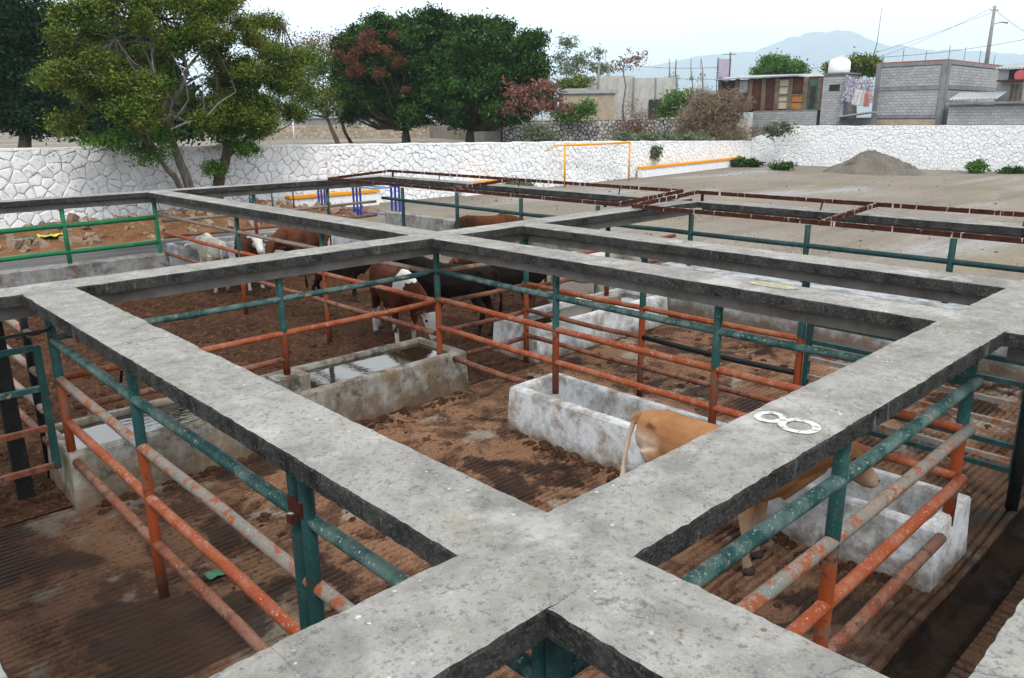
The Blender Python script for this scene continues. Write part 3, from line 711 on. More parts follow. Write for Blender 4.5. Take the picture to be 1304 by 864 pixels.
# F9
yb_ = [-.6, 1.75, 4.05, 6.4, 8.8, 11.2, 13.6, 16.0, 18.4]
fence('outermost fence on the limewashed low wall below the rusty rails', 'Y', 13.2, -2.2, 19.4, yb_, [(1.68, -2.2, 19.4, 'tealdark')], pm='tealdark', rr=.045, pr=.05, pz={i: (.95 if y < 9 else 0) for i, y in enumerate(yb_)})
# F10
fence('fence over the limewashed trough running out to the low wall', 'X', 9.0, 8.7, 12.95, [10.9],
    [(1.62, 8.7, 12.95, 'rail3'), (1.2, 8.7, 12.95, 'rail4')], pz={0: .7}, rr=.038)
# F12
fence('pale pipe fence behind the left gate', 'Y', 1.80, 9.3, 17.5, [9.5, 12.5],
    [(1.72, 9.3, 17.5, 'rail2'), (1.30, 9.3, 17.5, 'rail2'), (.88, 9.3, 17.5, 'rail2'), (.5, 9.3, 17.5, 'rail4')], pm='darkpost', rr=.04)
fence('far fence of plain grey pipe by the blue rails', 'X', 19.75, 7.0, 13.2, [9.4, 11.6], [(1.55, 7, 13.2, 'rail2'), (1.15, 7, 13.2, 'rail4')], pz={0: .85, 1: .85}, rr=.04)
# square-tube gate at the right
def gate(label, axis, c, s0, s1, zs, z0, z1, w, mat, posts=()):
    P = lambda s, z: Vector((s, c, z)) if axis == 'X' else Vector((c, s, z))
    t = thing('bar_gate', label, 'gate', P((s0+s1)/2, 0)); off = t.location.copy()
    for s in (s0, s1):
        m = MB(); m.bar(P(s, z0)-off, P(s, z1)-off, w, w, up=(1, 0, 0)); m.build('stile', MAT[mat], t)
    for z, mt in zs:
        m = MB(); m.bar(P(s0+w/2, z)-off, P(s1-w/2, z+.01)-off, w*.85, w*.85); m.build('bar', MAT[mt], t)
    return t, off
t, off = gate('square-tube gate with seven bars under the numbered walkway', 'Y', 8.64, 1.80, 4.05, [(1.52, 'tealdark'), (1.30, 'tealdark'), (1.10, 'rust2'), (.88, 'rust2'), (.68, 'tealdark'), (.57, 'rust2'), (.42, 'tealdark')] if False else
    [(1.53, 'tealdark'), (1.31, 'tealdark'), (1.10, 'rail2'), (.88, 'rail2'), (.66, 'tealdark'), (.50, 'rail2'), (.40, 'tealdark')], .30, 1.56, .06, 'tealdark')
pipe(t, 'gate_post', (8.64, 1.76, -.02), (8.64, 1.76, BEAM_B+.01), .06, 'darkpost', off, .002)
t, off = gate('dark green bar gate beside the thick steel post, left of the trough', 'X', 8.62, .30, 1.70, [(1.74, 'tealdark'), (1.32, 'rail1'), (.90, 'rail4'), (.49, 'rail4')], .46, 1.77, .065, 'tealdark')
b = MB(); b.bar(Vector((.1, 8.58, 1.90))-off, Vector((1.82, 8.5, 1.93))-off, .025, .025); b.build('latch_bar', MAT['darkpost'], t)
b = MB()
for k in range(9): b.tube([Vector((1.58+.03*k, 8.55, 1.93-.03*math.sin(k*.39)))-off, Vector((1.61+.03*k, 8.55, 1.93-.03*math.sin((k+1)*.39)))-off], .012, 6)
b.build('chain', MAT['darkpost'], t)
def steel_post(x, y, w, label):
    b_ = MB(); h = BEAM_B+.01
    b_.box((0, 0, h/2-.02), (w, .012, h+.04)); b_.box((-w/2+.006, .05, h/2-.02), (.012, .10, h+.04)); b_.box((w/2-.006, .05, h/2-.02), (.012, .10, h+.04))
    o_ = b_.build('steel_post', MAT['darkpost']); o_.location = (x, y, 0); return tag(o_, label, 'post')
steel_post(1.45, 9.02, .15, 'thick black steel channel post behind the left gate')
steel_post(1.12, 9.02, .09, 'slim dark steel post next to the thick black one')

# ================================================================== rusty channel frames lying on the outer walkways
def channel_frame(label, x0, z0, x1, z1, y0, y1, cross):
    t = thing('rail_frame', label, 'steel frame', ((x0+x1)/2, (y0+y1)/2, 0), 0, 'rusty channel frames'); off = t.location.copy()
    def ch(name, p0, p1):
        m = MB(); m.bar(Vector(p0)-off, Vector(p1)-off, .05, .07); m.build(name, MAT['rust'], t)
    ch('side_rail', (x0, y0, z0), (x0, y1, z0)); ch('side_rail', (x1, y0, z1), (x1, y1, z1))
    for y in cross: ch('cross_rail', (x0+.026, y, z0+.004), (x1-.026, y, z1+.004))
    for y in (cross[0]+.1, cross[-1]-.1):
        pipe(t, 'leg', (x1, y, ZT-.01), (x1, y, z1+.02), .03, 'darkpost', off, 0)
    for y in (y0+.3, y1-.25):
        pipe(t, 'leg', (x0, y, ZT-.01) if abs(y-8.9) < .6 or abs(y-19.7) < .6 or abs(y-1.8) < .6 else (x0, y, z0-.05), (x0, y, z0+.02), .03, 'darkpost', off, 0)
    # bent stay straps hanging from the frame
    for y in np.arange(y0+1.6, y1-.5, 3.1):
        b_ = MB(); b_.tube([Vector((x1, y, z1-.02))-off, Vector((x1-.05, y+.02, z1-.28))-off, Vector((x1-.22, y-.1, z1-.40))-off], .014, 6); b_.build('stay', MAT['darkpost'], t)
    return t
channel_frame('rusty rail frame with white droppings beside the open yard', 11.40, 2.335, 13.45, 2.44, -1.5, 8.86, [-1.48, 2.0, 5.35, 8.84])
channel_frame('rusty rail frame with white droppings towards the blue rails', 11.40, 2.335, 13.45, 2.44, 9.2, 19.3, [9.22, 14.1, 19.28])
# ================================================================== cattle
def cow_mesh(name, head='level', hyaw=0.0, hump=0.0, tail_sw=0.0, thin=0.0, step_=0.0):
    """one continuous body: tubes for trunk, neck, head, ears, legs and tail fused by a voxel remesh"""
    b = MB()
    def sec(rows, n=18):       # rows: x, z, half width, half height
        vs = []; fs = []
        for x, z, w, h in rows:
            for k in range(n):
                a = 2*math.pi*k/n; ca, sa = math.cos(a), math.sin(a)
                yy = w*math.copysign(abs(ca)**.85, ca); zz = h*math.copysign(abs(sa)**(.8 if sa > 0 else .95), sa)
                vs.append((x, yy*(1-.18*max(0, sa)), z+zz))
        R = len(rows)
        for i in range(R-1):
            for k in range(n): q = (k+1) % n; fs.append((i*n+k, (i+1)*n+k, (i+1)*n+q, i*n+q))
        fs += [tuple(range(n)), tuple((R-1)*n+k for k in reversed(range(n)))]
        b.add(vs, fs)
    t = 1-thin
    sec([(-.86, 1.10, .08, .10), (-.82, 1.09, .18*t, .19), (-.70, 1.07, .235*t, .255), (-.52, 1.06, .255*t, .285), (-.30, 1.01, .265*t, .32),
         (-.02, .965, .295*t, .355), (.22, .965, .285*t, .36), (.42, 1.0, .25*t, .345), (.60, 1.03, .20*t, .29), (.74, 1.05, .12, .19), (.80, 1.06, .06, .1)])
    b.tube([(-.62, .2, 1.22), (-.58, -.0, 1.27), (-.62, -.2, 1.22)], [.06, .09, .06], 8)          # hooks
    b.tube([(.25, 0, 1.22), (.42, 0, 1.30+hump*.5), (.58, 0, 1.24)], [.08, .11+hump, .09], 10)     # withers
    if head == 'level':   nb, hd, mz = (.98, 1.33), (1.10, 1.40), (1.50, 1.14)
    elif head == 'mid':   nb, hd, mz = (1.02, 1.26), (1.14, 1.29), (1.50, .99)
    elif head == 'low':   nb, hd, mz = (1.08, 1.02), (1.22, .98), (1.55, .66)
    else:                 nb, hd, mz = (1.05, .84), (1.17, .74), (1.34, .33)
    cy, sy = math.cos(hyaw), math.sin(hyaw); piv = .62
    def hp(x, y, z): return (piv+(x-piv)*cy-y*sy, (x-piv)*sy+y*cy, z)
    b.tube([hp(.50, 0, 1.10), hp((.5+nb[0])/2+.02, 0, (1.13+nb[1])/2+.01), hp(*(nb[0], 0, nb[1])), hp(hd[0], 0, hd[1])], [(.27, .18), (.215, .145), (.165, .12), (.13, .11)], 16)
    b.tube([hp(.66, 0, .80), hp(.86, 0, (.86+nb[1])/2-.10), hp(nb[0]+.02, 0, nb[1]-.16)], [.075, .06, .04], 8)   # dewlap
    ux, uz = mz[0]-hd[0], mz[1]-hd[1]; L = math.hypot(ux, uz); ux, uz = ux/L, uz/L
    H = lambda s, y, o: hp(hd[0]+ux*s*L-uz*o, y, hd[1]+uz*s*L+ux*o)      # s along the face, o outwards over the forehead
    b.tube([H(-.12, 0, .0), H(.05, 0, .01), H(.3, 0, .005), H(.6, 0, -.015), H(.88, 0, -.03), H(1.02, 0, -.035)],
           [(.07, .085), (.125, .125), (.125, .115), (.095, .080), (.082, .078), (.05, .055)], 16)
    b.tube([H(.15, 0, -.09), H(.5, 0, -.10), H(.9, 0, -.075)], [.075, .055, .045], 10)                # jaw
    for s in (-1, 1):
        e0, e1, e2 = H(-.02, s*.10, .05), H(-.06, s*.21, .045), H(-.05, s*.30, .0)
        b.tube([e0, e1, e2], [(.03, .045), (.034, .062), (.014, .02)], 10)
        y = s*.165; q = step_*s
        b.tube([(-.60, y*.9, .98), (-.52, y*1.08, .76), (-.66, y, .52), (-.70+q*.4, y, .44), (-.66+q, y, .15), (-.61+q, y, .045), (-.60+q, y, .0)],
               [(.17, .12), (.125, .085), (.062, .05), (.055, .046), (.042, .04), (.055, .052), (.06, .056)], 12)
        b.tube([(.44, y*.95, .95), (.40, y*1.02, .70), (.43, y, .44), (.42-q*.6, y, .36), (.42-q, y, .15), (.45-q, y, .05), (.46-q, y, .0)],
               [(.13, .085), (.10, .065), (.058, .05), (.046, .042), (.04, .037), (.052, .05), (.058, .055)], 12)
    b.tube([(-.80, 0, 1.27), (-.90, tail_sw*.1, 1.22), (-.96, tail_sw*.3, 1.00), (-.97, tail_sw*.8, .70), (-.95, tail_sw, .50), (-.94, tail_sw, .36)], [.04, .036, .028, .024, .045, .02], 8)
    b.tube([(-.42, .0, .74), (-.50, 0, .64)], [.10, .05], 10)
    m = b.mesh(name+'_raw'); tmp = bpy.data.objects.new('tmp', m); COL.objects.link(tmp)
    rm = tmp.modifiers.new('r', 'REMESH'); rm.mode = 'VOXEL'; rm.voxel_size = .016
    sm = tmp.modifiers.new('s', 'SMOOTH'); sm.iterations = 4; sm.factor = .5
    dg = bpy.context.evaluated_depsgraph_get(); out = bpy.data.meshes.new_from_object(tmp.evaluated_get(dg))
    bpy.data.objects.remove(tmp); out.name = name
    out.polygons.foreach_set('use_smooth', [True]*len(out.polygons))
    info = dict(hd=hp(hd[0], 0, hd[1]), mz=hp(mz[0], 0, mz[1]),
                eye=[H(.27, s*.115, .035) for s in (-1, 1)], horn=[[H(-.05, s*.075, .09), H(-.13, s*.15, .14), H(-.12, s*.22, .22)] for s in (-1, 1)],
                hoof=[(-.60+step_*s, .165*s, 0) for s in (-1, 1)]+[(.46-step_*s, .165*s, 0) for s in (-1, 1)],
                nost=[H(.97, s*.035, .02) for s in (-1, 1)])
    return out, info
COWM = {k: cow_mesh('cow_body_'+k, **v) for k, v in dict(
    level=dict(head='level', step_=.07), down=dict(head='down', hyaw=.28, step_=.05), low=dict(head='low', hyaw=.3, step_=-.06),
    calf=dict(head='mid', hyaw=.55, thin=.08, tail_sw=-.16, step_=.03), turn=dict(head='level', hyaw=-.9)).items()}
def coat_mat(name, base, dark, white, k):
    g = G(name); a = g.attr('coat')
    n = g.noise(3.2, 5, .6, v=g.ocoord()); h = g.noise(60, 4, .7, v=g.map(g.ocoord(), scale=(.35, 1, 1)))
    c = g.mix(g.step(n, .38, .66), base, dark)
    c = g.mix(a.outputs['Fac'], c, white)
    c = g.mix(g.math('MULTIPLY', g.step(h, .5, .7), .25), c, tuple(x*.55 for x in base))
    mud = g.math('ADD', g.sepz(g.ocoord()), g.math('MULTIPLY', g.math('SUBTRACT', g.noise(5, 4, .6, v=g.ocoord()), .5), .5))
    c = g.mix(g.math('MULTIPLY', g.step(mud, .28, .05), .55), c, (.10, .065, .045))
    return g.fin(c, .85, h, .5, .012, .12)
def coat_fn(info, pattern):
    hd, mz = Vector(info['hd']), Vector(info['mz']); ax = (mz-hd)
    def f(p):
        w = 0.0; n = nz3(p.x*2.2, p.y*2.2, p.z*2.2)+.4*nz3(p.x*6, p.y*6, p.z*6)+.25*nz3(p.x*17, p.y*17, p.z*17)
        so_ = lambda v, s_=.06: max(0.0, min(1.0, v/s_+.5))
        t = (p-hd).dot(ax)/ax.length_squared; near = (p-hd-ax*max(0, min(1, t))).length
        if 'face' in pattern and t > .02+n*.08 and near < .24: w = 1
        if 'socks' in pattern: w = max(w, so_(.42+n*.22-p.z, .08))
        if 'belly' in pattern and p.z < .70+n*.1 and abs(p.x) < .6: w = 1
        if 'patch' in pattern: w = max(w, so_(n-.16, .14))
        if 'rump' in pattern: w = max(w, .8*so_(-.62+n*.12-p.x, .16)*so_(1.14-p.z, .12), .55*so_(.52+n*.15-p.z, .25), .5*so_((p-mz).length*-1+.16, .1))
        if 'back' in pattern and p.z > 1.22+n*.1 and p.x < .6: w = 1
        if 'neck' in pattern and .5 < p.x < 1.0 and p.z > 1.1+n*.2: w = 1
        if 'pale' in pattern: w = max(w, .55+.5*n)
        return w
    return f
COWMESH = {}
def cow(label, pos, heading, scale, pose, coat, pattern, horns=False, colour=None):
    t = thing('cow', label, 'cow', (pos[0], pos[1], 0.0 if pos[1] < 8.6 else .02), heading, 'cattle in the pens')
    t.scale = (scale,)*3
    key = (pose, pattern); src, info = COWM[pose]
    if key not in COWMESH:
        m = src.copy(); m.materials.clear(); f = coat_fn(info, pattern); at = m.attributes.new('coat', 'FLOAT', 'POINT')
        at.data.foreach_set('value', [f(v.co) for v in m.vertices]); COWMESH[key] = m
    m = COWMESH[key]
    if m.users > 0: m = m.copy()
    obj('body', m, coat, t)
    for e in info['eye']:
        bm = bmesh.new(); bmesh.ops.create_icosphere(bm, subdivisions=2, radius=.024); mm = bpy.data.meshes.new('eye'); bm.to_mesh(mm); bm.free()
        o = obj('eye', mm, MAT['eye'], t); o.location = e
    for h in info['hoof']:
        b_ = MB(); b_.tube([(h[0], h[1], 0), (h[0]+.005, h[1], .03), (h[0]-.01, h[1], .065)], [(.062, .068), (.060, .064), (.047, .048)], 10); b_.build('hoof', MAT['hoof'], t)
    for q in info['nost']:
        b_ = MB(); b_.tube([q, (q[0]+.008, q[1], q[2]-.004)], .014, 6); b_.build('nostril', MAT['eye'], t)
    if horns:
        for h in info['horn']: b_ = MB(); b_.tube(h, [.028, .022, .006], 8); b_.build('horn', MAT['horn'], t)
    return t
RED = coat_mat('chestnut_coat', (.085, .023, .010), (.032, .009, .005), (.55, .53, .50), .5)
BLK = coat_mat('black_coat', (.0035, .0028, .0024), (.012, .0055, .0035), (.62, .60, .57), .5)
TAN = coat_mat('tan_coat', (.30, .150, .068), (.24, .108, .045), (.52, .43, .33), .5)
BRN = coat_mat('brown_coat', (.105, .036, .016), (.045, .016, .008), (.66, .6, .52), .5)
CRM = coat_mat('cream_coat', (.47, .42, .33), (.38, .32, .235), (.56, .54, .5), .5)
D = math.radians
cow('tan calf with pale rump standing at the dry feed trough', (5.80, 3.48), D(-84), .92, 'calf', TAN, 'rump')
cow('chestnut cow with white face and white patches, head lowered by the corner post', (7.85, 11.3), D(-106), 1.04, 'down', RED, 'face neck socks')
cow('black cow with reddish back standing behind the corner post', (9.0, 11.05), D(112), .98, 'level', BLK, 'plain')
cow('white and red cow whose pale back shows behind the chestnut one', (8.75, 12.8), D(50), .95, 'low', RED, 'patch back')
cow('black calf with a white face looking towards the chestnut cow', (8.95, 15.0), D(-42), .76, 'level', BLK, 'face')
cow('white-faced chestnut cow at the far trough', (8.15, 17.6), D(-105), .95, 'level', RED, 'face socks')
cow('long-backed brown cow standing along the far trough', (9.9, 18.2), D(195), 1.0, 'low', BRN, 'plain')
cow('white cow beside the end of the far trough', (7.55, 18.3), D(80), .92, 'low', CRM, 'patch')
cow('lone brown cow before the low grey wall', (14.6, 16.4), D(-38), .95, 'low', BRN, 'plain')
cow('cream cow behind the limewashed trough', (12.0, 10.6), D(-35), .92, 'turn', CRM, 'pale')
cow('brown cow in the shade by the green post', (10.6, 11.3), D(-60), .88, 'level', RED, 'plain')
cow('dark brown cow half hidden behind the green post', (11.4, 12.2), D(120), .90, 'low', BRN, 'plain')
# ================================================================== stone walls
def clip(poly, nx, ny, d):
    out = []
    for i in range(len(poly)):
        a, b_ = poly[i], poly[(i+1) % len(poly)]; da, db = a[0]*nx+a[1]*ny-d, b_[0]*nx+b_[1]*ny-d
        if da <= 0: out.append(a)
        if da*db < 0: t = da/(da-db); out.append((a[0]+(b_[0]-a[0])*t, a[1]+(b_[1]-a[1])*t))
    return out
def cells(L, H, cw, ch, rn, jit=.49):
    nx, ny = max(1, round(L/cw)), max(1, round(H/ch)); pts = {}
    for j in range(-1, ny+1):
        for i in range(-1, nx+1):
            pts[i, j] = ((i+.5+(.5 if j % 2 else 0)*.8+rn.uniform(-jit, jit))*L/nx, (j+.5+rn.uniform(-jit, jit))*H/ny)
    res = []
    for j in range(ny):
        for i in range(-1, nx):
            p = pts[i, j]; poly = [(0, 0), (L, 0), (L, H), (0, H)]
            poly = [(max(0, min(L, p[0]-1.2*cw*1.6)), 0), (max(0, min(L, p[0]+1.2*cw*1.6)), 0), (max(0, min(L, p[0]+1.2*cw*1.6)), H), (max(0, min(L, p[0]-1.2*cw*1.6)), H)]
            for dj in (-2, -1, 0, 1, 2):
                for di in (-2, -1, 0, 1, 2):
                    q = pts.get((i+di, j+dj))
                    if q is None or (di == 0 and dj == 0): continue
                    nx_, ny_ = q[0]-p[0], q[1]-p[1]; poly = clip(poly, nx_, ny_, (nx_*(p[0]+q[0])+ny_*(p[1]+q[1]))/2)
                    if len(poly) < 3: break
                if len(poly) < 3: break
            if len(poly) >= 3: res.append((p, poly))
    return res
def stone_geo(p, poly, gap, proud, rn):
    """local 2-D cell -> verts in (along, out, up); slightly pillowed block"""
    cx = sum(q[0] for q in poly)/len(poly); cy = sum(q[1] for q in poly)/len(poly)
    R = max(.05, sum(math.hypot(q[0]-cx, q[1]-cy) for q in poly)/len(poly)); n = len(poly)
    k0, k1, k2 = max(.3, 1-gap/R), max(.25, 1-(gap+.03)/R), max(.2, 1-(gap+.10)/R)
    tx, ty = rn.uniform(-.10, .10), rn.uniform(-.10, .10); vs = []
    for k, o in ((k0, -.05), (k0, proud*.35), (k1, proud*.85), (k2, proud)):
        for q in poly:
            a, u = cx+(q[0]-cx)*k, cy+(q[1]-cy)*k; vs.append((a, o+((a-cx)*tx+(u-cy)*ty if o > 0 else 0), u))
    fs = []
    for i in range(3):
        for m in range(n): q = (m+1) % n; fs.append((i*n+m, i*n+q, (i+1)*n+q, (i+1)*n+m))
    fs.append(tuple(3*n+m for m in range(n)))
    return vs, fs
def stone_wall(name, label, pts, ztop, thick, segs, stonemat, mortar, side=1, zb=-.1, gap=.018, proud=.05, cap=True):
    """pts: plan polyline, ztop: heights at its points; segs: (s0, s1, cell width, cell height, single)"""
    P = [Vector((p[0], p[1], 0)) for p in pts]; ls = [0]
    for a, b_ in zip(P[:-1], P[1:]): ls.append(ls[-1]+(b_-a).length)
    def at(s):
        for i in range(len(P)-1):
            if s <= ls[i+1] or i == len(P)-2:
                t = (s-ls[i])/(ls[i+1]-ls[i]); d = (P[i+1]-P[i]).normalized()
                return P[i].lerp(P[i+1], t), d, Vector((d.y, -d.x, 0))*side, ztop[i]+(ztop[i+1]-ztop[i])*t
    t_ = thing(name, label, 'wall', P[0]); off = P[0].copy()
    m = MB(); vs = []; fs = []; ss = sorted(set(list(np.arange(0, ls[-1], 1.0))+[ls[-1]]+ls))
    for s in ss:
        p, d, nrm, zt = at(s); zt += .035*nz3(s*.8, 1, 3)
        for o, z in ((0, zb), (0, zt-.03), (-thick, zt-.03), (-thick, zb)): vs.append(p+nrm*o+Vector((0, 0, z))-off)
    for i in range(len(ss)-1):
        for k in range(4): fs.append((i*4+k, i*4+(k+1) % 4, (i+1)*4+(k+1) % 4, (i+1)*4+k))
    fs += [(0, 1, 2, 3), tuple((len(ss)-1)*4+k for k in (3, 2, 1, 0))]
    m.add(vs, fs); m.build('core', mortar, t_)
    if cap:   # limewashed coping
        m = MB(); vs = []; fs = []; ss2 = sorted(set(list(np.arange(0, ls[-1], .35))+[ls[-1]]))
        for s in ss2:
            p, d, nrm, zt = at(s); zt += .035*nz3(s*.8, 1, 3)+.02*nz3(s*3, 1, 3)
            for o, z in ((proud*.9, zt-.06), (proud*.8, zt+.02), (-thick-.03, zt+.02), (-thick-.03, zt-.05)): vs.append(p+nrm*(o+.012*nz3(s*2, o, 1))+Vector((0, 0, z))-off)
        for i in range(len(ss2)-1):
            for k in range(4): fs.append((i*4+k, i*4+(k+1) % 4, (i+1)*4+(k+1) % 4, (i+1)*4+k))
        fs += [(0, 1, 2, 3), tuple((len(ss2)-1)*4+k for k in (3, 2, 1, 0))]
        m.add(vs, fs); m.build('coping', stonemat, t_)
    rn = random.Random(len(label)); big = MB()
    for (s0, s1, cw, ch, single) in segs:
        Hm = max(at(s0)[3], at(s1)[3])-zb
        for (pp, poly) in cells(s1-s0, Hm, cw, ch, rn):
            p, d, nrm, zt = at(min(s1, s0+pp[0])); lim = zt-zb-.05
            poly = clip(poly, 0, 1, lim)
            if len(poly) < 3: continue
            vs, fs = stone_geo(pp, poly, gap*rn.uniform(.5, 1.5), proud*rn.uniform(.55, 1.15), rn)
            def w(v): 
                q, d2, n2, _ = at(min(ls[-1], max(0, s0+v[0]))); return q+n2*(v[1]+.002)+Vector((0, 0, zb+v[2]))-off
            if single:
                mm = MB(); mm.add([w(v) for v in vs], fs); mm.build('stone', stonemat, t_)
            else: big.add([w(v) for v in vs], fs)
    if big.f: o = big.build('stones', stonemat, t_); o['kind'] = 'stuff'
    return t_
zl = ony(0, 190, 32.2).z; zm = ony(715, 181.5, 32.2).z; zr = 1.86
zl0 = zl+(zl-zm)*(-14-ony(0, 190, 32.2).x)/(ony(0, 190, 32.2).x-36)
stone_wall('stone_wall', 'long whitewashed stone wall behind the pens, shaded by the leaning trees', NW, [zl0, zm, zr], .35,
    [(0, 18.5, .62, .38, False), (18.5, 33.0, .50, .33, True), (33.0, 50, .38, .26, False), (50, 74.8, .33, .24, False)], MAT['stonewhite'], MAT['mortar'], gap=.014, proud=.055)
zE = onx(1150, 160.5, 61.8).z
stone_wall('stone_wall', 'taller whitewashed stone wall below the grey block house', [EW[0], (60.95, 32.2), EW[1], EW[2]], [2.05, zE, zE, zE], .4,
    [(0, 44, .33, .25, False)], MAT['stonewhite'], MAT['mortarlight'], gap=.010, proud=.045)

# ================================================================== trees
def leaf_quads(C, size, rn, flat=.0, asp=.45, name='leaves'):
    N = len(C); d = rn.normal(size=(N, 3)); d[:, 2] *= (1-flat); d /= np.linalg.norm(d, axis=1)[:, None]
    e = rn.normal(size=(N, 3)); e -= d*(e*d).sum(1)[:, None]; e /= np.linalg.norm(e, axis=1)[:, None]
    s = (size*rn.uniform(.6, 1.4, N))[:, None]
    V = np.stack([C-d*s, C+e*s*asp, C+d*s, C-e*s*asp], 1).reshape(-1, 3)
    return quad_grid(name, V, np.arange(N*4).reshape(N, 4))
def clump_points(ells, sub, per, sr, rn, shell=.55):
    out = []
    for (c, r) in ells:
        vol = max(.3, r[0]*r[1]*r[2])**.66; k = max(3, int(sub*vol))
        u = rn.normal(size=(k, 3)); u /= np.linalg.norm(u, axis=1)[:, None]
        rad = (rn.uniform(shell, 1.0, k)*(1+.28*(rn.rand(k) < .14)*rn.rand(k))*rn.uniform(.86, 1.08, k))[:, None]
        cc = np.array(c)+u*rad*np.array(r)
        g_ = rn.normal(size=(k, per, 3))*np.array([sr, sr, sr*.6])*rn.uniform(.6, 1.4, k)[:, None, None]
        out.append((cc[:, None, :]+g_).reshape(-1, 3))
    return np.concatenate(out)
def limb(b_, pts, r0, r1, n=8):
    pts = [Vector(p) for p in pts]; q = [pts[0]]
    for a, c in zip(pts[:-1], pts[1:]):
        for t in (.5, 1.0):
            p = a.lerp(c, t); L = (c-a).length
            if t < 1: p += Vector((rnd.uniform(-1, 1), rnd.uniform(-1, 1), rnd.uniform(-1, 1)))*L*.06
            q.append(p)
    k = len(q); b_.tube(q, [r0+(r1-r0)*(i/(k-1)) for i in range(k)], n)
def tree(name, label, base, trunk, ells, leafmat, bark, sub=26, per=42, sr=.35, size=.14, seed=0, group=None, r0=.25, limbs=True, twigs=0, cat='tree', flat=0, extra=None, shell=.55, asp=.45, lr=.35):
    rn = np.random.RandomState(seed); base = Vector(base)
    t = thing(name, label, cat, base, 0, group); b_ = MB()
    ells = [(np.array(c)-np.array(base), r) for c, r in ells]
    for tr in trunk:
        pts = [Vector(p)-base for p in tr[0]]; limb(b_, pts, tr[1], tr[2], 10)
    if limbs:
        tops = [Vector(tr[0][-1])-base for tr in trunk]
        for c, r in ells:
            c_ = Vector(c); a = min(tops, key=lambda p: (p-c_).length)
            ra = [tr[2] for tr in trunk][tops.index(a)]
            limb(b_, [a, a.lerp(c_, .5)+Vector((0, 0, -.1*(c_-a).length)), c_], ra*.8, max(.012, ra*lr*.5), 6)
            for k in range(twigs):
                u = Vector(rn.normal(size=3)).normalized(); e = c_+Vector((u.x*r[0], u.y*r[1], u.z*r[2]))*.9
                limb(b_, [c_.lerp(a, .3), c_.lerp(e, .5), e], max(.014, ra*lr*.45), .006, 5)
    b_.build('trunk', bark, t)
    C = clump_points(ells, sub, per, sr, rn, shell)
    obj('crown', leaf_quads(C, size, rn, flat, asp), leafmat, t)
    if extra:
        C2 = clump_points([(np.array(c)-np.array(base), r) for c, r in extra[0]], extra[2], extra[3], extra[4], rn, .3)
        obj('crown', leaf_quads(C2, extra[5], rn, 0, asp), extra[1], t)
    return t
def E(px, py, Y, rx, rz, ry=None, dy=0):      # clump whose centre shows at px,py on the plane y=Y; radii in photo pixels
    p = ony(px, py, Y+dy); k = math.hypot(p.x, p.y)*math.cos(math.atan2(p.y, p.x)-YAW)/FPX
    a, c = rx*k, rz*k; return ((p.x, p.y, p.z), (a, ry if ry else a*.8, c))
def ED(px, py, D_, rx, rz, ry=None):
    p = ondist(px, py, D_); k = D_/FPX; a = rx*k; return ((p.x, p.y, p.z), (a, ry or a*.85, rz*k))
def scatter(cs, n, rmin, rmax, seed, Y=None, D_=None, dy=1.6):
    """many small uneven clumps inside pixel ellipses (cx, cy, rx, ry) standing on one plane or at one distance"""
    q = random.Random(seed); out = []; w = [c[2]*c[3] for c in cs]
    for k in range(n):
        cx, cy, rx, ry = q.choices(cs, w)[0]; a = q.uniform(0, 6.283); u = math.sqrt(q.random()); r_ = q.uniform(rmin, rmax)
        x, y = cx+rx*u*math.cos(a), cy+ry*u*math.sin(a)
        out.append(E(x, y, Y, r_, r_*q.uniform(.55, .9), dy=q.uniform(-dy, dy)) if Y else ED(x, y, D_+q.uniform(-dy, dy), r_, r_*q.uniform(.7, 1.25)))
    return out
# the two leaning trees in front of the white wall
YT = 30.9
o3 = lambda px, py, dy=0: ony(px, py, YT+dy)
def gnd(p): return Vector((p.x, p.y, mound_h(p.x, p.y)-.05))
bA = o3(243, 240); bA = Vector((bA.x, YT, .1))
trA = [([bA, o3(236, 222), o3(226, 198), o3(216, 168), o3(214, 145)], .20, .12), ([o3(214, 145), o3(205, 122, .2), o3(194, 95, .3), o3(196, 60, .4), o3(205, 25, .4)], .11, .03),
       ([o3(214, 147), o3(232, 110, -.6), o3(238, 88, -.9), o3(228, 55, -1)], .09, .04), ([bA+Vector((.1, 0, .5)), o3(222, 225, -.5), o3(205, 205, -.8), o3(192, 190, -1.0)], .13, .06),
       ([o3(205, 122), o3(175, 90, -.8), o3(148, 50, -1.2)], .06, .025), ([o3(238, 88, -.9), o3(262, 60, -1.2), o3(290, 30, -1.3)], .05, .02), ([o3(232, 110, -.6), o3(258, 95, -1.1), o3(275, 100, -1.2)], .045, .02)]
elA = scatter([(150, 60, 85, 60), (230, 40, 80, 60), (130, 120, 75, 40), (215, 120, 80, 45), (270, 70, 55, 60), (120, 0, 70, 30), (230, -20, 90, 30), (150, 165, 75, 16), (95, 80, 36, 40)], 68, 10, 22, 4, Y=YT, dy=2.2)
tree('leaning_tree', 'large grey-barked tree leaning out from the white wall with a wide yellowish-green crown', bA, trA, elA, MAT['leafacacia'], MAT['barkpale'], sub=64, per=60, sr=.20, size=.06, seed=3, twigs=1, flat=.2, shell=.35, asp=.38, lr=.3,
     extra=([E(165, 180, YT-.8, 36, 14), E(190, 196, YT-.9, 24, 12), E(205, 175, YT-.8, 20, 16), E(130, 178, YT-.5, 30, 8)], MAT['leafbright'], 70, 46, .18, .055))
brA = MB()
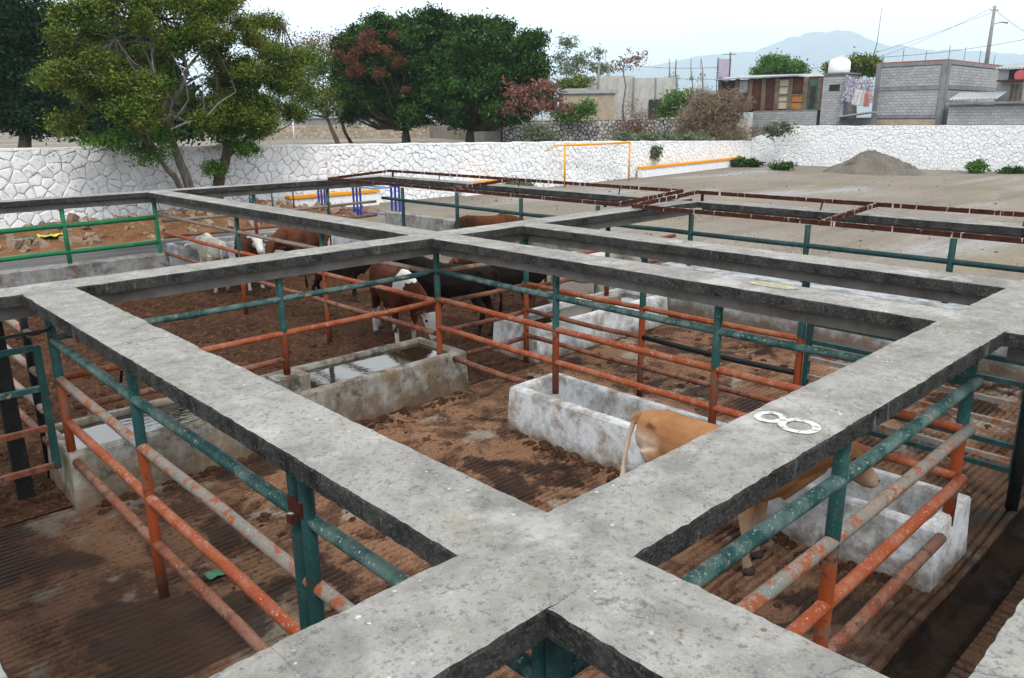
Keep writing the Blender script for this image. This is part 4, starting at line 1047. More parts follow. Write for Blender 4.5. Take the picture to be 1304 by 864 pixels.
for pl_ in ([(216, 160), (219, 128), (196, 95), (191, 52), (200, 15)], [(198, 100), (168, 78), (147, 48)], [(216, 158), (240, 128), (233, 92), (214, 60), (205, 30)], [(218, 165), (262, 150), (258, 108), (236, 70)], [(232, 92), (250, 78), (262, 74)], [(262, 150), (300, 118), (286, 84), (262, 50)], [(198, 100), (150, 110), (120, 96), (90, 92)], [(196, 95), (182, 60), (160, 25), (150, 0)]):
    limb(brA, [o3(a, c, -1.55+.5*math.sin(i*2+a))-bA for i, (a, c) in enumerate(pl_)], .034, .008, 6)
brA.build('branch', m_bark('silver_bark', (.10, .09, .08), (.22, .205, .19)), [o for o in bpy.data.objects if o.name.startswith('leaning_tree')][0])
bB = o3(276, 238); bB = Vector((bB.x, YT, .1))
trB = [([bB, o3(280, 222), o3(288, 200), o3(292, 178)], .24, .15), ([o3(288, 200), o3(310, 180, -.4), o3(322, 168, -.6)], .12, .05), ([o3(292, 178), o3(298, 150), o3(330, 110, .5), o3(345, 70, .6), o3(360, 30, .5)], .11, .03),
       ([o3(298, 150), o3(280, 120, -.6), o3(270, 80, -.6)], .08, .03), ([o3(283, 218), o3(275, 208, -.3), o3(270, 203, -.4)], .07, .03)]
elB = scatter([(330, 110, 50, 50), (350, 90, 40, 40), (300, 150, 40, 30), (340, 145, 45, 18), (315, 50, 40, 36), (372, 125, 22, 18)], 46, 9, 19, 6, Y=YT, dy=1.6)
tree('leaning_tree', 'stocky forked tree with bright leafy shoots beside the large leaning one', bB, trB, elB, MAT['leafacacia'], MAT['bark'], sub=64, per=52, sr=.18, size=.06, seed=5, twigs=1, flat=.2, shell=.4, asp=.38, lr=.3,
     extra=([E(298, 155, YT-.6, 28, 24), E(318, 165, YT-.6, 20, 16), E(272, 215, YT-.4, 10, 10), E(312, 190, YT-.5, 16, 8)], MAT['leafbright'], 80, 46, .16, .055))
# field trees behind the wall
ZF = 1.75
def fieldtree(name, label, px, D_, ells, leaf, bark, **k):
    p = ondist(px, 180, D_); base = Vector((p.x, p.y, ZF)); top = ED(px, 150, D_, 1, 1)[0]
    r0 = k.pop('r0', .35); lean = k.pop('lean', 0)
    q = ondist(px+lean, k.pop('fork', 158), D_)
    return tree(name, label, base, [([base, base.lerp(Vector(q), .6)+Vector((.05, .1, 0)), Vector(q)], r0, r0*.6)], ells, leaf, bark, **k)
fieldtree('ficus_tree', 'dense dark ficus tree with russet dead sprigs at its left', 517, 66, [ED(470, 110, 66, 42, 40), ED(520, 70, 66, 55, 40), ED(520, 120, 66, 55, 42), ED(455, 80, 66, 30, 30), ED(560, 90, 67, 40, 45), ED(490, 50, 66, 30, 22), ED(545, 40, 66, 26, 18)]+scatter([(500, 60, 72, 36), (490, 110, 72, 50), (555, 70, 36, 50)], 70, 6, 13, 8, D_=63.5, dy=2.5),
    MAT['leafficus'], MAT['bark'], sub=42, per=58, sr=.34, size=.135, seed=21, r0=.42, fork=165, group='trees behind the white wall', shell=.5,
    extra=(scatter([(455, 72, 30, 24), (482, 52, 26, 14), (500, 76, 26, 14), (525, 122, 12, 14), (470, 95, 22, 10)], 40, 3, 6, 12, D_=60.6, dy=1.0), MAT['leafred'], 16, 30, .20, .09))
fieldtree('ficus_tree', 'dense dark ficus tree with a spreading low limb beside the reddish shrub', 599, 64, [ED(600, 60, 64, 45, 36), ED(630, 90, 64, 50, 46), ED(590, 110, 64, 45, 46), ED(660, 100, 64, 38, 34), ED(620, 40, 64, 30, 18), ED(575, 130, 64, 34, 30), ED(650, 135, 64, 40, 18), ED(680, 85, 64, 18, 18)]+scatter([(620, 65, 70, 45), (630, 100, 78, 55), (600, 130, 50, 40)], 70, 6, 13, 9, D_=61.5, dy=2.5),
    MAT['leafficus'], MAT['bark'], sub=42, per=58, sr=.34, size=.135, seed=22, r0=.42, fork=165, group='trees behind the white wall', shell=.5)
fieldtree('shade_tree', 'tall black-green tree at the end of the white wall', 30, 46, [ED(20, 40, 46, 55, 60), ED(10, 110, 46, 60, 50), ED(55, 120, 46, 40, 45), ED(-20, 60, 46, 60, 70), ED(60, 60, 48, 30, 40), ED(40, 150, 46, 40, 22), ED(80, 150, 48, 34, 20)],
    MAT['leafdark'], MAT['bark'], sub=40, per=60, sr=.34, size=.13, seed=23, r0=.4, fork=150, group='trees behind the white wall', shell=.4)
fieldtree('shade_tree', 'dark tree filling the gap behind the large leaning tree', 150, 54, [ED(130, 110, 54, 60, 50), ED(190, 120, 54, 60, 50), ED(170, 60, 54, 60, 40), ED(150, 160, 54, 70, 14), ED(230, 155, 54, 60, 18)],
    MAT['leafdark'], MAT['bark'], sub=26, per=44, sr=.5, size=.21, seed=24, r0=.4, fork=150, group='trees behind the white wall', shell=.3)
fieldtree('field_tree', 'thin-crowned olive tree beside the white goalposts', 432, 62, [ED(395, 110, 62, 34, 26), ED(420, 130, 62, 34, 22), ED(372, 85, 62, 34, 30), ED(410, 80, 62, 36, 26), ED(440, 110, 62, 22, 22), ED(380, 135, 62, 26, 12)],
    MAT['leafacacia'], MAT['bark'], sub=19, per=40, sr=.34, size=.10, seed=25, r0=.2, lean=-16, fork=150, twigs=3, group='trees behind the white wall', shell=.3)
fieldtree('bare_tree', 'half-bare tree with reddish seed pods above the olive tree', 448, 70, [ED(385, 65, 70, 40, 22), ED(420, 55, 70, 34, 18), ED(350, 80, 70, 30, 20)],
    MAT['leafpink'], MAT['bark'], sub=11, per=18, sr=.5, size=.13, seed=26, r0=.16, lean=-24, fork=130, twigs=10, group='trees behind the white wall', shell=.2)
fieldtree('red_shrub', 'leggy shrub with dusty red seed heads beside the ficus', 690, 58, [ED(660, 120, 58, 26, 18), ED(690, 115, 58, 26, 16), ED(710, 135, 58, 20, 12), ED(645, 140, 58, 18, 10), ED(675, 135, 58, 26, 12)],
    MAT['leafpink'], MAT['barkpale'], sub=12, per=30, sr=.35, size=.13, seed=27, r0=.09, fork=165, twigs=6, cat='shrub', shell=.2)
tree('green_bush', 'pale green bush at the foot of the red shrub', ondist(682, 181, 55), [([ondist(682, 182, 55), ondist(682, 172, 55)], .05, .03)], [ED(682, 168, 55, 16, 12), ED(690, 176, 55, 20, 7)], MAT['leafgrey'], MAT['bark'], sub=60, per=36, sr=.25, size=.10, seed=28, cat='bush', limbs=False)
# ================================================================== houses, street things, yard things
def m_plain(name, c0, c1, sc=2.0, rough=.85, streak=.3):
    g = G(name); a = g.noise(sc, 6, .65); s = g.noise(sc*2, 5, .6, v=g.map(scale=(1, 1, .15)))
    c = g.mix(g.step(a, .35, .68), c0, c1); c = g.mix(g.math('MULTIPLY', g.step(s, .52, .72), streak), c, tuple(x*.45 for x in c0))
    return g.fin(c, rough, a, .4, .02, .25)
def m_blocks(name, c0, c1):
    g = G(name); f = g.noise(9, 5, .7); a = g.noise(.7, 5, .6)
    c = g.mix(g.isl, c0, c1); c = g.mix(g.math('MULTIPLY', g.step(a, .5, .7), .45), c, tuple(x*.72 for x in c0))
    c = g.mix(g.math('MULTIPLY', g.step(f, .55, .68), .4), c, tuple(x*.5 for x in c0))
    return g.fin(c, .9, f, .4, .02, .2)
MB_G = m_blocks('grey_block', (.29, .295, .30), (.38, .385, .39)); MORT = m_plain('mortar_grey', (.16, .16, .162), (.22, .22, .22))
CEM = m_plain('cement', (.16, .165, .17), (.23, .23, .235), streak=.5); TIN = m_plain('tin_sheet', (.24, .26, .275), (.34, .36, .375), 1, .6)
RSHEET = m_plain('rusty_sheet', (.05, .017, .011), (.10, .035, .02)); WOOD = m_plain('weathered_wood', (.10, .075, .055), (.17, .14, .11))
CREAM = m_plain('cream_board', (.35, .31, .22), (.46, .41, .31)); DARKO = m_plain('dark_opening', (.02, .018, .017), (.04, .035, .03))
BEIGE = m_plain('beige_render', (.30, .245, .18), (.38, .32, .245)); WHITEW = m_plain('pale_render', (.32, .315, .30), (.43, .42, .40), 1.2, .9, .5)
BRICKR = m_plain('red_brick', (.24, .07, .04), (.33, .12, .07)); TANKW = m_plain('white_plastic', (.74, .74, .73), (.80, .80, .79), 1, .4, .1)
GREENP = m_plain('green_panel', (.03, .07, .045), (.06, .12, .08)); ORP = m_plain('orange_print', (.28, .09, .02), (.42, .2, .06), 9)
def m_cloth():
    g = G('patterned_cloth'); v = g.vor(5.5, out='Color'); n = g.noise(8, 4, .7)
    c = g.mix(g.step(n, .42, .58), (.10, .09, .15), (.47, .46, .52)); return g.fin(c, .9, n, .5, .03)
POLEG = m_plain('grey_pole_concrete', (.17, .16, .15), (.25, .24, .23)); CLOTH = m_cloth(); CLOTHW = m_plain('white_sheet', (.42, .41, .42), (.55, .54, .54), 3); CLOTHR = m_plain('pink_cloth', (.45, .15, .13), (.55, .3, .26), 3)
PURP = m_plain('mauve_board', (.33, .29, .37), (.42, .37, .45)); REDP = m_plain('red_disc', (.40, .07, .08), (.50, .16, .16), 3)
def block_face(m, p0, u, L, z0, z1, nrm, bw=.40, bh=.20, th=.02):
    """courses of blocks proud of the mortar on one face"""
    u, nrm = Vector(u), Vector(nrm); rows = int((z1-z0)/bh)
    for j in range(rows):
        x = -(bw/2 if j % 2 else 0)
        while x < L:
            a, b_ = max(0, x)+.012, min(L, x+bw)-.012; x += bw
            if b_-a < .06: continue
            za, zb = z0+j*bh+.012, z0+(j+1)*bh-.012; d = th*rnd.uniform(.6, 1.2)
            q = [Vector(p0)+u*a, Vector(p0)+u*b_]; o_ = nrm*d
            vs = [q[0]+Vector((0, 0, za)), q[1]+Vector((0, 0, za)), q[1]+Vector((0, 0, zb)), q[0]+Vector((0, 0, zb))]
            vs = [v-nrm*.01 for v in vs]+[v+o_ for v in vs]
            m.add(vs, [(4, 5, 6, 7), (0, 1, 5, 4), (1, 2, 6, 5), (2, 3, 7, 6), (3, 0, 4, 7)])
def rel(o, t): o.parent = t; o.matrix_parent_inverse = Matrix.Translation(t.location).inverted()
def part(t, name, mat, fn):
    m = MB(); fn(m); o = m.build(name, mat); rel(o, t); return o
ZE = 2.95
# --- grey block house
xh = 64.2; yc = onx(1203, 120, xh).y; yl = onx(1113, 120, xh).y; zt = onx(1203, 77.5, xh).z; xb = xh+13
t = thing('block_house', 'bare grey concrete-block house of two storeys above the white wall', 'house', (xh, yl, ZE))
part(t, 'wall', MORT, lambda m: m.box(((xh+xb)/2, (yc+yl)/2, (ZE-.3+zt)/2), (xb-xh, yl-yc, zt-ZE+.3)))
zmid = onx(1150, 113, xh).z; zlow = onx(1150, 149, xh).z
o = part(t, 'block_courses', MB_G, lambda m: (block_face(m, (xh, yl-.35, 0), (0, -1, 0), yl-yc-.8, zmid+.15, zt-.25, (-1, 0, 0)), block_face(m, (xh, yl-.35, 0), (0, -1, 0), yl-yc-.8, zlow+.12, zmid-.12, (-1, 0, 0)),
    block_face(m, (xh+.45, yc, 0), (1, 0, 0), xb-xh-.9, zmid+.15, zt-.25, (0, -1, 0)), block_face(m, (xh+.45, yc, 0), (1, 0, 0), xb-xh-.9, ZE, zmid-.12, (0, -1, 0)))); o['kind'] = 'stuff'
for (yy, nm) in ((yl-.17, 'column'), (yc+.22, 'column')): part(t, nm, CEM, lambda m: m.box((xh-.01, yy, (ZE+zt)/2), (.09, .36, zt-ZE)))
part(t, 'column', CEM, lambda m: m.box((xh+.2, yc-.02, (ZE+zt)/2), (.42, .09, zt-ZE)))
part(t, 'column', CEM, lambda m: m.box((xb-.2, yc-.02, (ZE+zt)/2), (.4, .09, zt-ZE)))
for z, h in ((zt-.12, .24), (zmid, .26), (zlow, .2)):
    part(t, 'belt', CEM, lambda m: m.box((xh-.02, (yc+yl)/2, z), (.10, yl-yc-.74, h)))
for z, h in ((zt-.12, .24), (zmid, .26)): part(t, 'belt', CEM, lambda m: m.box(((xh+xb)/2, yc-.03, z), (xb-xh-.84, .10, h)))
part(t, 'plinth', BEIGE, lambda m: m.box((xh-.03, (yc+yl)/2, (ZE+zlow)/2-.1), (.05, yl-yc-.74, zlow-ZE-.2)))
part(t, 'parapet_brick', BRICKR, lambda m: (m.box((xh+.1, (yc+yl)/2, zt+.05), (.2, yl-yc, .1)), m.box(((xh+xb)/2, yc+.1, zt+.051), (xb-xh-.3, .2, .098))))
for k in range(7):
    yy, xx = (yl-.2-k*(yl-yc-.3)/3, xh+.15) if k < 4 else (yc+.15, xh+3.5*(k-3)); hh = rnd.uniform(.4, 1.1)
    part(t, 'starter_bar', MAT['darkpost'], lambda m: m.tube([(xx, yy, zt), (xx+rnd.uniform(-.1, .1), yy, zt+hh)], .02, 5))
# --- lean-to wall at the right with corrugated roof
y1 = onx(1203, 130, 62.9).y-.3; y2 = onx(1345, 130, 62.9).y; zs = onx(1260, 131.5, 62.9).z
t = thing('lean_to', 'low block lean-to with a flat slab roof right of the grey house', 'shed', (62.9, y1, ZE))
part(t, 'wall', MORT, lambda m: m.box((64, (y1+y2)/2, (ZE-.3+zs)/2-.05), (2.0, y1-y2, zs-ZE+.2)))
o = part(t, 'block_courses', MB_G, lambda m: block_face(m, (63.0, y1, 0), (0, -1, 0), y1-y2, ZE, zs-.2, (-1, 0, 0))); o['kind'] = 'stuff'
part(t, 'roof_slab', CEM, lambda m: m.box((63.7, (y1+y2)/2, zs+.02), (2.2, y1-y2+.3, .16)))
def corr(m, x0, x1, ya, yb_, z, amp=.05, pitch=.22):
    n = int(abs(yb_-ya)/(pitch/4)); vs = []; fs = []
    for i in range(n+1):
        y = ya+(yb_-ya)*i/n; dz = amp*math.sin(2*math.pi*i/4)
        vs += [(x0, y, z+dz), (x1, y, z+dz+.5), (x0, y, z+dz-.012), (x1, y, z+dz+.488)]
    for i in range(n): fs += [(4*i, 4*i+1, 4*i+5, 4*i+4), (4*i+2, 4*i+6, 4*i+7, 4*i+3), (4*i, 4*i+4, 4*i+6, 4*i+2)]
    m.add(vs, fs)
part(t, 'roof_sheet', TIN, lambda m: corr(m, 63.4, 65.5, onx(1208, 125, 63.4).y, onx(1270, 125, 63.4).y, onx(1240, 126.5, 63.4).z))
# --- far right shack pieces
yA, yB = onx(1268, 110, 66).y, onx(1345, 110, 66).y; zA = onx(1290, 88, 66).z
t = thing('block_house', 'unfinished block room at the right edge with a tin roof', 'house', (66, yA, ZE))
part(t, 'wall', MB_G, lambda m: m.box((68.2, (yA+yB)/2, (ZE+zA)/2), (4, yA-yB, zA-ZE)))
part(t, 'roof_sheet', TIN, lambda m: corr(m, 65.8, 70, yA+.2, yB, zA+.05))
part(t, 'awning', RSHEET, lambda m: m.box((65.7, onx(1287, 103, 65.7).y, onx(1287, 103, 65.7).z), (1.0, 1.5, .12)))
part(t, 'opening', DARKO, lambda m: m.box((66.19, onx(1294, 96, 66).y, onx(1294, 96, 66).z), (.06, 1.0, .8)))
for k in range(3):
    q = onx(1287+k*6, 120, 66); part(t, 'plank', WOOD, lambda m: m.box((66.14, q.y, q.z), (.08, .16, 1.3)))
q = onx(1299, 96, 65.6); b = MB(); b.tube([(0, 0, 0), (.06, 0, 0)], .36, 20); o = b.build('sign_disc', REDP); o.location = q; tag(o, 'round red disc hanging on the room at the right edge', 'sign')
# --- water tank tower, tank, hung cloths
xw = 63.6; q0, q1 = onx(1047, 120, xw), onx(1076, 120, xw); zw = onx(1060, 95, xw).z
t = thing('tank_tower', 'narrow grey block tower with a small dark window', 'building', (xw, q0.y, ZE))
part(t, 'wall', MORT, lambda m: m.box((xw+1.1, (q0.y+q1.y)/2, (ZE-.2+zw)/2), (2.2, q0.y-q1.y, zw-ZE+.2)))
o = part(t, 'block_courses', MB_G, lambda m: block_face(m, (xw, q0.y, 0), (0, -1, 0), q0.y-q1.y, ZE, zw-.1, (-1, 0, 0))); o['kind'] = 'stuff'
qq = onx(1063, 112, xw); part(t, 'window', DARKO, lambda m: m.box((xw-.02, qq.y, qq.z), (.06, .85, .5)))
part(t, 'cap_slab', CEM, lambda m: m.box((xw+1.1, (q0.y+q1.y)/2, zw+.05), (2.4, q0.y-q1.y+.2, .1)))
t = thing('water_tank', 'white plastic water tank on the narrow tower', 'water tank', (xw+1.0, onx(1069, 86, xw+1).y, zw+.1))
r = .82; prof = [(0, 0), (.75, 0), (.82, .1), (.82, .25), (.84, .35), (.82, .45), (.82, .8), (.72, 1.0), (.45, 1.14), (.25, 1.18), (.24, 1.26), (0, 1.27)]
vs = []; fs = []; n = 24
for (rr, z) in prof:
    for k in range(n): a = 2*math.pi*k/n; vs.append((rr*math.cos(a), rr*math.sin(a), z))
for i in range(len(prof)-1):
    for k in range(n): fs.append((i*n+k, i*n+(k+1) % n, (i+1)*n+(k+1) % n, (i+1)*n+k))
obj('tank_body', me_from('tank_body', vs, fs, True), TANKW, t)
b = MB(); b.tube([(0, 0, 1.24), (0, 0, 1.32)], .28, 16); b.build('lid', TANKW, t)
def cloth(name, mat, corners, label, x, seed):
    P = [onx(a, c, x) for a, c in corners]; vs = []; fs = []; n = 14
    for i in range(n+1):
        for j in range(n+1):
            u, v = i/n, j/n; p = (P[0].lerp(P[1], u)).lerp(P[3].lerp(P[2], u), v)
            vs.append(p+Vector((.10*math.sin(u*17+v*3+seed)-.08*v, 0, -.16*math.sin(math.pi*u)*(1-v)+.03*math.sin(u*9+seed))))
    for i in range(n):
        for j in range(n): a = i*(n+1)+j; fs.append((a, a+1, a+n+2, a+n+1))
    o_ = obj(name, me_from(name, vs, fs, True), mat); sd = o_.modifiers.new('thick', 'SOLIDIFY'); sd.thickness = .012
    return tag(o_, label, 'cloth')
cloth('hung_cloth', CLOTH, [(1077, 96), (1113, 101), (1111, 131), (1071, 131)], 'grey and purple patterned cloth hung between tower and block house', 63.3, 1)
cloth('hung_cloth', CLOTHW, [(1089, 111), (1103, 115), (1103, 136), (1085, 134)], 'white sheet pinned over the patterned cloth', 63.05, 2)
cloth('hung_cloth', CLOTHR, [(1103, 115), (1109, 117), (1107, 136), (1101, 136)], 'pink cloth hanging beside the white sheet', 63.0, 3)
t = thing('lean_to', 'small tin lean-to roof between tower and block house', 'shed', onx(1090, 150, 63.2))
pa, pb = onx(1065, 150, 62.9), onx(1112, 143, 62.9)
part(t, 'roof_sheet', TIN, lambda m: m.bar(pa, pb, 1.6, .08)); part(t, 'wall', CEM, lambda m: m.box((63.6, (pa.y+pb.y)/2, 3.2), (.2, abs(pa.y-pb.y), .9)))
# --- tin-roofed shack
xs_ = 64.0; qa, qb = onx(914, 120, xs_), onx(1044, 120, xs_); zr_ = onx(980, 97, xs_).z; zw2 = onx(990, 141, xs_).z
t = thing('shack', 'patched shack of rusty sheets and cream boards under a tin roof', 'shack', (xs_, qa.y, ZE))
part(t, 'wall', RSHEET, lambda m: m.box((xs_+1.5, (qa.y+qb.y)/2, (zw2+zr_)/2-.15), (3.0, qa.y-qb.y-.2, zr_-zw2-.1)))
part(t, 'roof', TIN, lambda m: m.add([onx(910, 101, xs_-.5), onx(1015, 95.5, xs_-.5), onx(1046, 99.5, xs_+.5)+Vector((0, 0, 0)), onx(1046, 99.5, xs_+.5)+Vector((4, 0, .5)), onx(910, 101, xs_-.5)+Vector((4, 0, .4))]+
    [p+Vector((0, 0, -.1)) for p in (onx(910, 101, xs_-.5), onx(1015, 95.5, xs_-.5), onx(1046, 99.5, xs_+.5), onx(1046, 99.5, xs_+.5)+Vector((4, 0, .5)), onx(910, 101, xs_-.5)+Vector((4, 0, .4)))],
    [(0, 1, 2, 3, 4), (5, 9, 8, 7, 6)]+[(k, 5+k, 5+(k+1) % 5, (k+1) % 5) for k in range(5)]))
def panel(a, b_, c, d, mat, nm='panel', dx=.06):
    p, q = onx(a, b_, xs_), onx(c, d, xs_)
    part(t, nm, mat, lambda m: m.box((xs_-dx/2, (p.y+q.y)/2, (p.z+q.z)/2), (dx, abs(p.y-q.y), abs(p.z-q.z))))
panel(919, 104, 937, 118, DARKO, 'opening'); panel(941, 103, 952, 118, TIN); panel(958, 101, 972, 139, RSHEET); panel(974, 100, 988, 139, RSHEET)
for k in range(4): panel(992, 102+k*9.6, 1005, 110+k*9.6, CREAM)
for k in range(2): panel(1008, 122+k*9.6, 1024, 130+k*9.6, ORP)
panel(1008, 101, 1024, 118, RSHEET); panel(1031, 101, 1043, 140, GREENP, dx=.05); panel(1033, 110, 1037, 138, DARKO, 'opening', .09)
for px_ in (917, 939, 956, 973, 990, 1006.5, 1026, 1045): panel(px_-1, 99, px_+1, 141, WOOD, 'stud', .14)
panel(990, 120.5, 1026, 121.8, WOOD, 'brace', .12)
part(t, 'base_wall', MORT, lambda m: m.box((xs_+1.5, (onx(960, 150, xs_).y+qb.y)/2, (ZE-.3+zw2)/2), (3.3, onx(960, 150, xs_).y-qb.y, zw2-ZE+.3)))
o = part(t, 'block_courses', MB_G, lambda m: block_face(m, (xs_-.15, onx(960, 150, xs_).y, 0), (0, -1, 0), onx(960, 150, xs_).y-qb.y, ZE, zw2-.05, (-1, 0, 0))); o['kind'] = 'stuff'
# --- billboard tower behind the shack
p = ondist(922, 100, 95); t = thing('billboard', 'mauve boarded hoarding on a ladder frame behind the shack', 'billboard', (p.x, p.y, 3))
zz0, zz1 = ondist(922, 103, 95).z, ondist(922, 76, 95).z
rz = math.atan2(CR[1], CR[0]); Rz = Matrix.Rotation(rz, 3, 'Z')
part(t, 'board', PURP, lambda m: m.box((p.x, p.y, (zz0+zz1)/2), (1.5, .12, zz1-zz0), rz=rz))
for s in (-.88, .6): part(t, 'pole', MAT['darkpost'], lambda m: m.tube([Vector((p.x, p.y, 3))+Rz @ Vector((s, -.12, 0)), Vector((p.x, p.y, zz1+(.1 if s < 0 else .8)))+Rz @ Vector((s, -.12, 0))], .05, 6))
for k in range(9): part(t, 'rung', MAT['darkpost'], lambda m: m.bar(Vector((p.x, p.y, zz0+k*.32))+Rz @ Vector((-1.0, -.14, 0)), Vector((p.x, p.y, zz0+k*.32))+Rz @ Vector((-.74, -.14, 0)), .04, .07))
# --- houses behind the dark stone retaining wall
c0, c1 = ondist(640, 181, 70), ondist(915, 181, 78)
ZTER = ondist(760, 153, 72).z
DSTONE = m_blocks('pale_field_stone', (.22, .21, .20), (.48, .46, .44))
stone_wall('stone_wall', 'dark retaining wall of pale stones in black joints below the beige house', [(c0.x, c0.y), (c1.x, c1.y)], [ZTER, ZTER], .5, [(0, (Vector((c1.x, c1.y))-Vector((c0.x, c0.y))).length-.1, .40, .34, False)], DSTONE, MAT['mortarblack'], zb=1.6, gap=.05, proud=.05, cap=False)
dv = (Vector((c1.x, c1.y, 0))-Vector((c0.x, c0.y, 0))).normalized(); nv = Vector((-dv.y, dv.x, 0))
a_, b_2 = Vector((c0.x, c0.y, 0))+nv*.4, Vector((c1.x, c1.y, 0))+nv*.4
tp = [a_, b_2, b_2+nv*60, a_+nv*60]
tag(obj('terrace', me_from('terrace', [(v.x, v.y, ZTER-.06) for v in tp]+[(v.x, v.y, 1.5) for v in tp], [(3, 2, 1, 0)[::-1]]+[(k, 4+k, 4+(k+1) % 4, (k+1) % 4) for k in range(4)]), MAT['ground']), 'terrace of earth above the dark retaining wall', 'ground', kind='structure')
rzw = math.atan2(dv.y, dv.x)
def hbox(t_, nm, mat, pxa, pxb, pya, pyb, D_, depth, inset=0):
    """box whose front, parallel to the retaining wall, shows between the given pixels at D_ metres"""
    A, B = ondist(pxa, (pya+pyb)/2, D_), ondist(pxb, (pya+pyb)/2, D_); z1_, z0_ = ondist((pxa+pxb)/2, pya, D_).z, ondist((pxa+pxb)/2, pyb, D_).z
    rz_ = math.atan2(B.y-A.y, B.x-A.x); L_ = math.hypot(B.x-A.x, B.y-A.y); n_ = Vector((-math.sin(rz_), math.cos(rz_), 0))
    c_ = (A+B)/2+n_*(depth/2-inset); return part(t_, nm, mat, lambda m: m.box((c_.x, c_.y, (z0_+z1_)/2), (L_, depth, z1_-z0_), rz=rz_))
t = thing('house', 'small beige rendered house with a sagging tin roof', 'house', ondist(750, 153, 76))
hbox(t, 'wall', BEIGE, 717, 783, 119, 155, 76, 6); hbox(t, 'roof', TIN, 712, 787, 115, 119.5, 76, 7, .6)
hbox(t, 'gable', BEIGE, 720, 748, 113, 115.5, 77, 5); hbox(t, 'door', RSHEET, 761, 764, 122, 140, 76, .1, .05); hbox(t, 'window', DARKO, 722, 730, 124, 133, 76, .1, .05); hbox(t, 'window', DARKO, 741, 746, 121, 127, 76, .1, .05)
t = thing('house', 'long pale flat-roofed block house behind the beige one', 'house', ondist(810, 150, 88))
hbox(t, 'wall', WHITEW, 756, 862, 100, 156, 88, 9); hbox(t, 'parapet', WHITEW, 754, 808, 97, 101, 88, 9.2, .1); hbox(t, 'belt', CEM, 757, 864, 109, 110.5, 88, .2, .1)
for (a, c, d, e) in ((773, 109, 783, 122), (787, 108, 801, 119), (826, 127, 842, 150), (838, 116, 842, 121), (848, 120, 856, 130)): hbox(t, 'window', DARKO if a != 787 else BEIGE, a, c and d, c, e, 88, .12, .06)
for px_ in (806, 834, 861): hbox(t, 'column', CEM, px_-1.2, px_+1.2, 100, 150, 88, .2, .12)
# --- bushes round the houses
def bush(name, label, px_, py_, D_, ells, leaf, sub=40, per=36, sr=.3, size=.13, seed=0, **k):
    bs = ondist(px_, py_, D_); tree(name, label, bs, [([bs, bs+Vector((0, 0, .5))], .06, .03)], ells, leaf, MAT['bark'], sub=sub, per=per, sr=sr, size=size, seed=seed, cat='bush', limbs=False, **k)
bush('green_bush', 'rounded dark bush above the beige house roof', 735, 114, 82, [ED(735, 105, 82, 18, 9), ED(722, 108, 82, 12, 6)], MAT['leafacacia'], seed=31)
bush('green_bush', 'bright green bush before the beige house', 738, 153, 71, [ED(735, 143, 71, 16, 10), ED(748, 136, 71, 10, 11), ED(715, 147, 71, 16, 8)], MAT['leafbright'], seed=32)
bush('green_bush', 'bright green bush before the pale block house', 862, 153, 71, [ED(862, 133, 71, 20, 16), ED(872, 124, 71, 12, 8), ED(850, 142, 71, 12, 10)], MAT['leafbright'], seed=33)
bush('dry_bush', 'reddish dry weeds hanging over the dark retaining wall', 808, 175, 68, [ED(806, 150, 68, 14, 28), ED(818, 160, 68, 16, 20), ED(800, 170, 68, 24, 12)], MAT['leafred'], sub=44, per=22, sr=.4, size=.12, seed=34, asp=.14)
bush('dry_bush', 'big straw-coloured thicket beside the shack', 900, 180, 66, [ED(905, 150, 66, 32, 26), ED(925, 140, 66, 26, 22), ED(885, 160, 66, 26, 20), ED(915, 170, 66, 40, 12), ED(895, 128, 66, 16, 14)], MAT['leafdry'], sub=60, per=34, sr=.5, size=.22, seed=35, asp=.09)
bush('green_bush', 'low olive scrub along the top of the white wall by the goal', 790, 180, 60, [ED(795, 176, 60, 14, 6), ED(830, 176, 62, 30, 5), ED(880, 177, 62, 30, 5)], MAT['leafgrey'], seed=36)
bush('dry_bush', 'dark weeds growing through the broken wall corner', 985, 172, 63, [ED(985, 168, 61.6, 9, 6), ED(996, 163, 61.6, 6, 4)], MAT['leafgrey'], seed=37)
def roundtree(label, px_, D_, ells, leaf, seed, **k):
    bs = ondist(px_, 110, D_); bs.z = 3.0; tree('garden_tree', label, bs, [([bs, bs+Vector((0, 0, 2)), Vector(ells[0][0])], .18, .08)], ells, leaf, MAT['bark'], seed=seed, **k)
roundtree('round green tree behind the tin-roofed shack', 990, 92, [ED(985, 84, 92, 20, 13), ED(1010, 88, 92, 18, 9), ED(970, 92, 92, 14, 6)], MAT['leafbright'], 41, sub=40, per=40, sr=.4, size=.16)
roundtree('green tree behind the white water tank', 1092, 88, [ED(1095, 82, 88, 22, 11), ED(1065, 88, 88, 18, 9), ED(1110, 88, 88, 14, 10)], MAT['leafacacia'], 42, sub=44, per=40, sr=.35, size=.15)
def wispy(label, px_, D_, ells, leaf, seed, sub=16, per=26):
    bs = ondist(px_, 150, D_); bs.z = 3.0; tree('wispy_tree', label, bs, [([bs, ondist(px_+2, 110, D_), ondist(px_, 75, D_)], .12, .05)], ells, leaf, MAT['barkpale'], sub=sub, per=per, sr=.35, size=.15, seed=seed, twigs=5, shell=.2)
wispy('tall thin tree with tufted grey-green foliage behind the beige house', 722, 92, [ED(722, 55, 92, 14, 12), ED(740, 75, 92, 16, 12), ED(728, 90, 92, 20, 10), ED(712, 75, 92, 10, 10)], MAT['leafgrey'], 43)
wispy('slim thin tree beside the wooden pole', 762, 92, [ED(762, 68, 92, 9, 8), ED(756, 85, 92, 12, 8), ED(770, 88, 92, 12, 8)], MAT['leafgrey'], 44)
